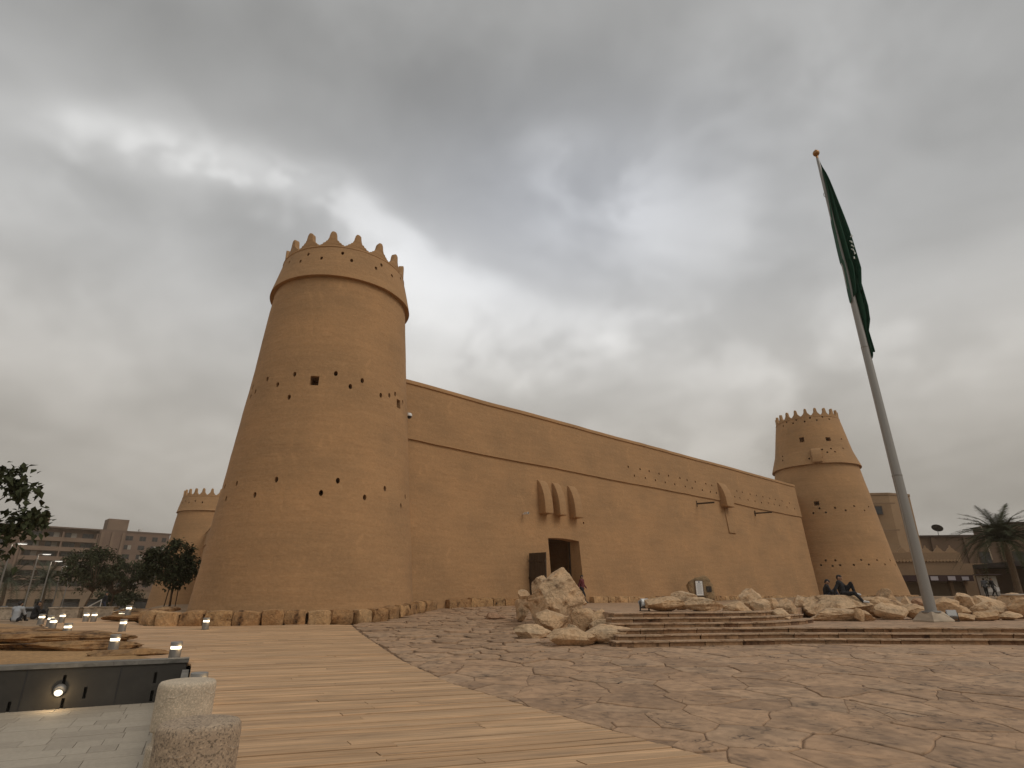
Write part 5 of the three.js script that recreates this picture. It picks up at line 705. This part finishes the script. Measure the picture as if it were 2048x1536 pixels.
// ================================================================ apartment block at the left
const bw = (c, s) => std({ map: tex(256, 256, (u, v) => tint(c, 1 + 0.16 * tfbm(u, v, 3, 4, s, 5) + 0.08 * tfbm(u, v, 60, 60, s + 4, 2), 0.02), true, [0.12, 0.12]), roughness: 0.92 }), brickish = bw([0.17, 0.115, 0.085], 1700), brickish2 = bw([0.2, 0.14, 0.1], 1720), podiumMat = bw([0.2, 0.145, 0.095], 1740), glassDark = flat(0.03, 0.03, 0.032, 0.25), curtain = flat(0.3, 0.27, 0.23), railMat = flat(0.14, 0.1, 0.075);
{
  const b = thing('apartment_block', 'long brown apartment block with rows of balconies behind the trees', 'building', [-177, 178.3, -7], Math.atan2(0.6964, 0.7176)), y = (v) => v + 7;
  const bz = (w, h, d, x, v, z) => bx(w, h, d, x + w / 2, y(v) + h / 2, z - d / 2);
  mesh('wall', merge([bz(28, 30, 16, -6, -7, 0), bz(20.6, 30, 14, 22, -7, -2.2), bz(8, 30.4, 16, 42.6, -7, 0.5), bz(14.4, 30, 16, 50.6, -7, 0)]), brickish, b);
  const rf = mesh('roof', merge([bz(72, 0.5, 16.4, -6.4, 23, 0.2)]), railMat, b); mesh('stair_tower', bz(5.2, 3.6, 6, 22.6, 23.5, -1), brickish2, rf); mesh('stair_tower', bz(6.4, 4, 7, 44.6, 23.5, -1), brickish2, rf);
  mesh('tank', cyl(0.8, 0.8, 1.3, 56, y(23.5), -5, 16), whitePaint, rf);
  for (let k = 0; k < 8; k++) { const v = 20.9 - k * 3.15; if (v < 0) break; mesh('balcony_slab', bz(20.4, 1.35, 2.1, 22.1, v - 2.15, 0), brickish2, b); for (const x of [22.1, 32.2, 42]) mesh('balcony_pier', bz(0.5, 1.8, 2.0, x, v - 0.8, -0.05), brickish, b); for (let j = 0; j < 4; j++) { const w = mesh('window', bz(3.4, 1.75, 0.1, 23.4 + j * 4.9, v - 0.8, -2.1), railMat, b); mesh('pane', bz(1.55, 1.5, 0.06, 23.55 + j * 4.9, v - 0.68, -2.04), glassDark, w); mesh('pane', bz(1.55, 1.5, 0.06, 25.2 + j * 4.9, v - 0.68, -2.04), j * 7 + k * 3 & 2 ? curtain : glassDark, w); } }
  for (const x of [43.0, 46.2, 49.4]) mesh('pilaster', bz(0.9, 29.6, 0.5, x, -7, 1.0), brickish2, b);
  for (let k = 0; k < 7; k++) { const v = 21 - k * 3.2; for (const [x, w] of [[50.9, 2.2], [55.3, 2.0], [59.4, 1.7], [62.6, 1.4]]) { const f = mesh('window', bz(w + 0.2, 1.7, 0.12, x - 0.1, v - 0.85, 0.05), railMat, b); mesh('pane', bz(w / 2 - 0.04, 1.5, 0.05, x, v - 0.75, 0.09), glassDark, f); mesh('pane', bz(w / 2 - 0.04, 1.5, 0.05, x + w / 2 + 0.04, v - 0.75, 0.09), (k + x | 0) % 3 ? glassDark : curtain, f); } for (const x of [-2, 4, 10, 16]) { const f = mesh('window', bz(2.2, 1.7, 0.12, x, v - 0.85, 0.05), railMat, b); mesh('pane', bz(1.9, 1.5, 0.05, x + 0.15, v - 0.75, 0.09), glassDark, f); } }
  for (const x of [20.6, 20.0]) mesh('pilaster', bz(0.5, 29, 0.4, x - 0.2 * (x > 20.3 ? -3 : 3), -7, 0.4), brickish2, b);
  const q = thing('podium', 'low tan arcade with tall dark openings below the apartment block', 'building', [-148, 178, -7.2], Math.atan2(0.6964, 0.7176)), pz = (w, h, d, x, v, z) => bx(w, h, d, x + w / 2, v + h / 2, z - d / 2);
  mesh('wall', merge([pz(58, 2.6, 12, -8, 7.6, 0), pz(58, 7.6, 6, -8, 0, -6), ...[-8, -1.5, 5, 11.5, 18, 24.5, 31, 37.5, 44, 48.2].map((x) => pz(1.8, 7.6, 1.6, x, 0, 0))]), podiumMat, q); mesh('cornice', pz(58.6, 0.5, 12.4, -8.3, 10.2, 0.3), brickish2, q);
  for (let k = 0; k < 9; k++) { const w = mesh('shop_window', pz(4.4, 6.6, 0.2, -6 + k * 6.5, 0, -1.2), blackMat, q); mesh('pane', pz(1.3, 5.4, 0.1, -5.6 + k * 6.5, 0.6, -1.08), glassDark, w); mesh('pane', pz(1.3, 5.4, 0.1, -3.9 + k * 6.5, 0.6, -1.08), glassDark, w); }
  for (const [x, F, h] of [[-62, 96, 5], [-56, 104, 5.5], [-50, 99, 5.2], [-46, 108, 5.5]]) { const t = thing('tree', `${{ '-62': 'leftmost', '-56': 'second', '-50': 'third', '-46': 'rightmost' }[x]} of the faint bushy trees along the street behind`, 'tree', [x, F, E(x, F)], 0, 'street trees'); const cs = []; const r = rng(x + 900); for (let i = 0; i < 30; i++) cs.push([(r() - 0.5) * 4.5, h * 0.62 + (r() - 0.5) * 2.4, (r() - 0.5) * 4, 0.8 + r() * 0.6]); mesh('trunk', tube([V(0, -0.1, 0), V(0.1, h * 0.6, 0)], [0.14, 0.09]), barkMat, t); mesh('crown', foliage(x + 1200, 2600, 0.4, cs, 0.6), leafMats[1], t); }
}
// ================================================================ buildings at the right
const tan1 = bw([0.3, 0.2, 0.115], 1800), tan2 = bw([0.255, 0.17, 0.1], 1820), brown3 = bw([0.13, 0.085, 0.055], 1840), shutter = bw([0.16, 0.115, 0.07], 1860);
{
  const b = thing('plaster_house', 'tall plain tan house behind the distant tower', 'building', [57.5, 96, 0.8], 0), bz = (w, h, d, x, v, z, ry = 0) => bx(w, h, d, x + w / 2, v + h / 2, z - d / 2);
  { const s = new THREE.Shape([[-3, 1], [5.6, 0], [10.2, 1.6], [10.6, 12], [-3, 12]].map(([x, z]) => new THREE.Vector2(x, z))), g = new THREE.ExtrudeGeometry(s, { depth: 16.4, bevelEnabled: false }); g.rotateX(-Math.PI / 2); mesh('wall', boxUV(g), tan1, b); const p = new THREE.ExtrudeGeometry(s, { depth: 0.3, bevelEnabled: true, bevelSize: 0.08, bevelThickness: 0.08 }); p.rotateX(-Math.PI / 2); p.translate(0, 16.5, 0); mesh('parapet', boxUV(p), tan2, b); }
  const w = mesh('window', bz(1.5, 1.5, 0.2, 2.2, 13.1, 0.62), brown3, b); mesh('pane', bz(1.2, 1.2, 0.08, 2.35, 13.25, 0.68), glassDark, w); mesh('ledge', bz(4.6, 0.2, 0.3, 1.2, 14.9, 0.9), tan2, b); mesh('ledge', bz(4.6, 0.2, 0.3, 1.0, 10.6, 0.9), tan2, b);
  const a = thing('shop_arcade', 'low tan shop row with pointed parapet, rope cornice and dark shutters', 'building', [50, 80.5, 0.9], -0.12), R = rng(6);
  mesh('wall', merge([bz(13, 3.4, 7, -3, 2.6, 0), bz(13, 2.6, 6, -3, 0, -0.9), ...[-3, 0.6, 4.2, 7.8, 9.6].map((x) => bz(0.4, 2.6, 0.9, x, 0, 0))]), tan2, a);
  { const s = new THREE.Shape(); [[0, 0], [1.5, 0], [1.5, 0.12], [1.25, 0.2], [1.05, 0.5], [0.86, 0.6], [0.75, 0.95], [0.64, 0.6], [0.45, 0.5], [0.25, 0.2], [0, 0.12]].forEach(([x, y], i) => i ? s.lineTo(x, y) : s.moveTo(x, y)); const g = boxUV(new THREE.ExtrudeGeometry(s, { depth: 0.3, bevelEnabled: false })); for (let k = 0; k < 8; k++) { const m = mesh('merlon', g, tan1, a); m.position.set(-2.6 + k * 1.55, 6.0, -0.35); } }
  const tooth = bx(0.34, 0.22, 0.22).rotateZ(0.5); for (let k = 0; k < 30; k++) { const m = mesh('rope_tooth', tooth, tan1, a); m.position.set(-2.7 + k * 0.42, 4.95, 0.08); }
  mesh('awning', bz(13.4, 0.75, 1.1, -3.2, 2.35, 1.1), flat(0.045, 0.02, 0.02), a);
  for (const [x, w2, h2] of [[-0.3, 0.4, 0.6], [6.2, 0.9, 0.5], [8.3, 0.9, 0.5], [10.0, 0.8, 0.45]]) mesh('shop_sign', bz(w2, h2, 0.05, x - 1.2, 2.45, 1.16), flat(0.42, 0.38, 0.4), a);
  for (let k = 0; k < 4; k++) { const x = [-2.55, 1.05, 4.65, 8.2][k], w3 = k === 3 ? 1.4 : 3.1; const m = mesh('shutter', bz(w3, 2.5, 0.1, x, 0, -0.4), shutter, a); for (let j = 0; j < 6; j++) mesh('slat', bz(w3, 0.34, 0.05, x, 0.06 + j * 0.4, -0.33), shutter, m); }
  mesh('side_wing', merge([bz(3.4, 4.6, 5, 10.05, 0, -0.4)]), tan2, a);
  const c = thing('brown_building', 'long dark brown building with a flat roof at the far right', 'building', [70, 110, 1], -0.12); mesh('wall', merge([bz(40, 10.6, 12, 0, 0, 0), bz(18, 2.4, 10, 22, 10.6, -1)]), brown3, c); mesh('roof_edge', merge([bz(40.6, 0.35, 12.4, -0.3, 10.6, 0.3), bz(18.4, 0.3, 10.4, 21.8, 13.0, -0.8)]), flat(0.05, 0.03, 0.022), c);
  for (let k = 0; k < 7; k++) mesh('pilaster', bz(0.7, 10.5, 0.3, 2 + k * 5.6, 0, 0.3), brown3, c); for (let k = 0; k < 6; k++) { const w5 = mesh('window', bz(2, 2.4, 0.15, 4 + k * 5.6, 5.6, 0.1), flat(0.05, 0.035, 0.025), c); mesh('pane', bz(1.6, 2.0, 0.05, 4.2 + k * 5.6, 5.8, 0.14), glassDark, w5); }
  const dish = thing('satellite_dish', 'tilted dark satellite dish on the brown roof', 'dish', [79.3, 109, 11.9]); mesh('bowl', lathe([[0, 0], [0.8, 0.12], [1.5, 0.42], [1.54, 0.42], [0.8, 0.06], [0, -0.06]], 28).scale(0.6, 0.6, 0.6).rotateZ(-0.7).rotateY(0.6).translate(0, 1.2, 0), darkMetal, dish); mesh('mast', tube([V(0, -0.3, 0), V(0, 1.2, 0)], 0.05), darkMetal, dish); mesh('feed', tube([V(0, 1.2, 0), V(0.55, 1.8, 0.25)], 0.02), steelMat, dish);
  const pole = thing('mast', 'leaning pale pole on the brown roof', 'pole', [86.4, 107.5, 7.5]); mesh('pole', tube([V(0.4, 0, 0), V(0, 6.2, 0)], 0.09), paleConcrete, pole); mesh('cap', new THREE.SphereGeometry(0.14, 12, 8).translate(0, 6.25, 0), steelMat, pole);
  const k = thing('kiosk', 'white stall front standing at the end of the shop row', 'kiosk', [55.2, 70, E(55.2, 70)], -0.2); mesh('cabinet', bx(1.6, 2.1, 0.8, 0, 1.05, 0), flat(0.3, 0.28, 0.25), k); mesh('panel', bx(1.3, 0.8, 0.04, 0, 0.75, 0.43), flat(0.5, 0.48, 0.45), k); mesh('canopy', bx(2.2, 0.12, 1.5, 0, 2.25, 0.3), flat(0.05, 0.03, 0.03), k);
  const d2 = thing('market_shelter', 'dark market shelter behind the palm at the right edge', 'building', [60, 72, E(60, 72)], -0.2); mesh('roof', bx(16, 0.5, 8, 6, 3.4, 0), flat(0.03, 0.022, 0.02), d2); for (const [x, z] of [[-1.6, 3.6], [3.6, 3.6], [8.8, 3.6], [13.6, 3.6], [-1.6, -3.6], [13.6, -3.6]]) mesh('post', bx(0.3, 3.2, 0.3, x, 1.6, z), brown3, d2); mesh('back_wall', bx(16, 3.2, 0.3, 6, 1.6, -3.9), brown3, d2);
}
scene.fog = new THREE.FogExp2(0xb5a896, 0.0004);
renderer.render(scene, camera);
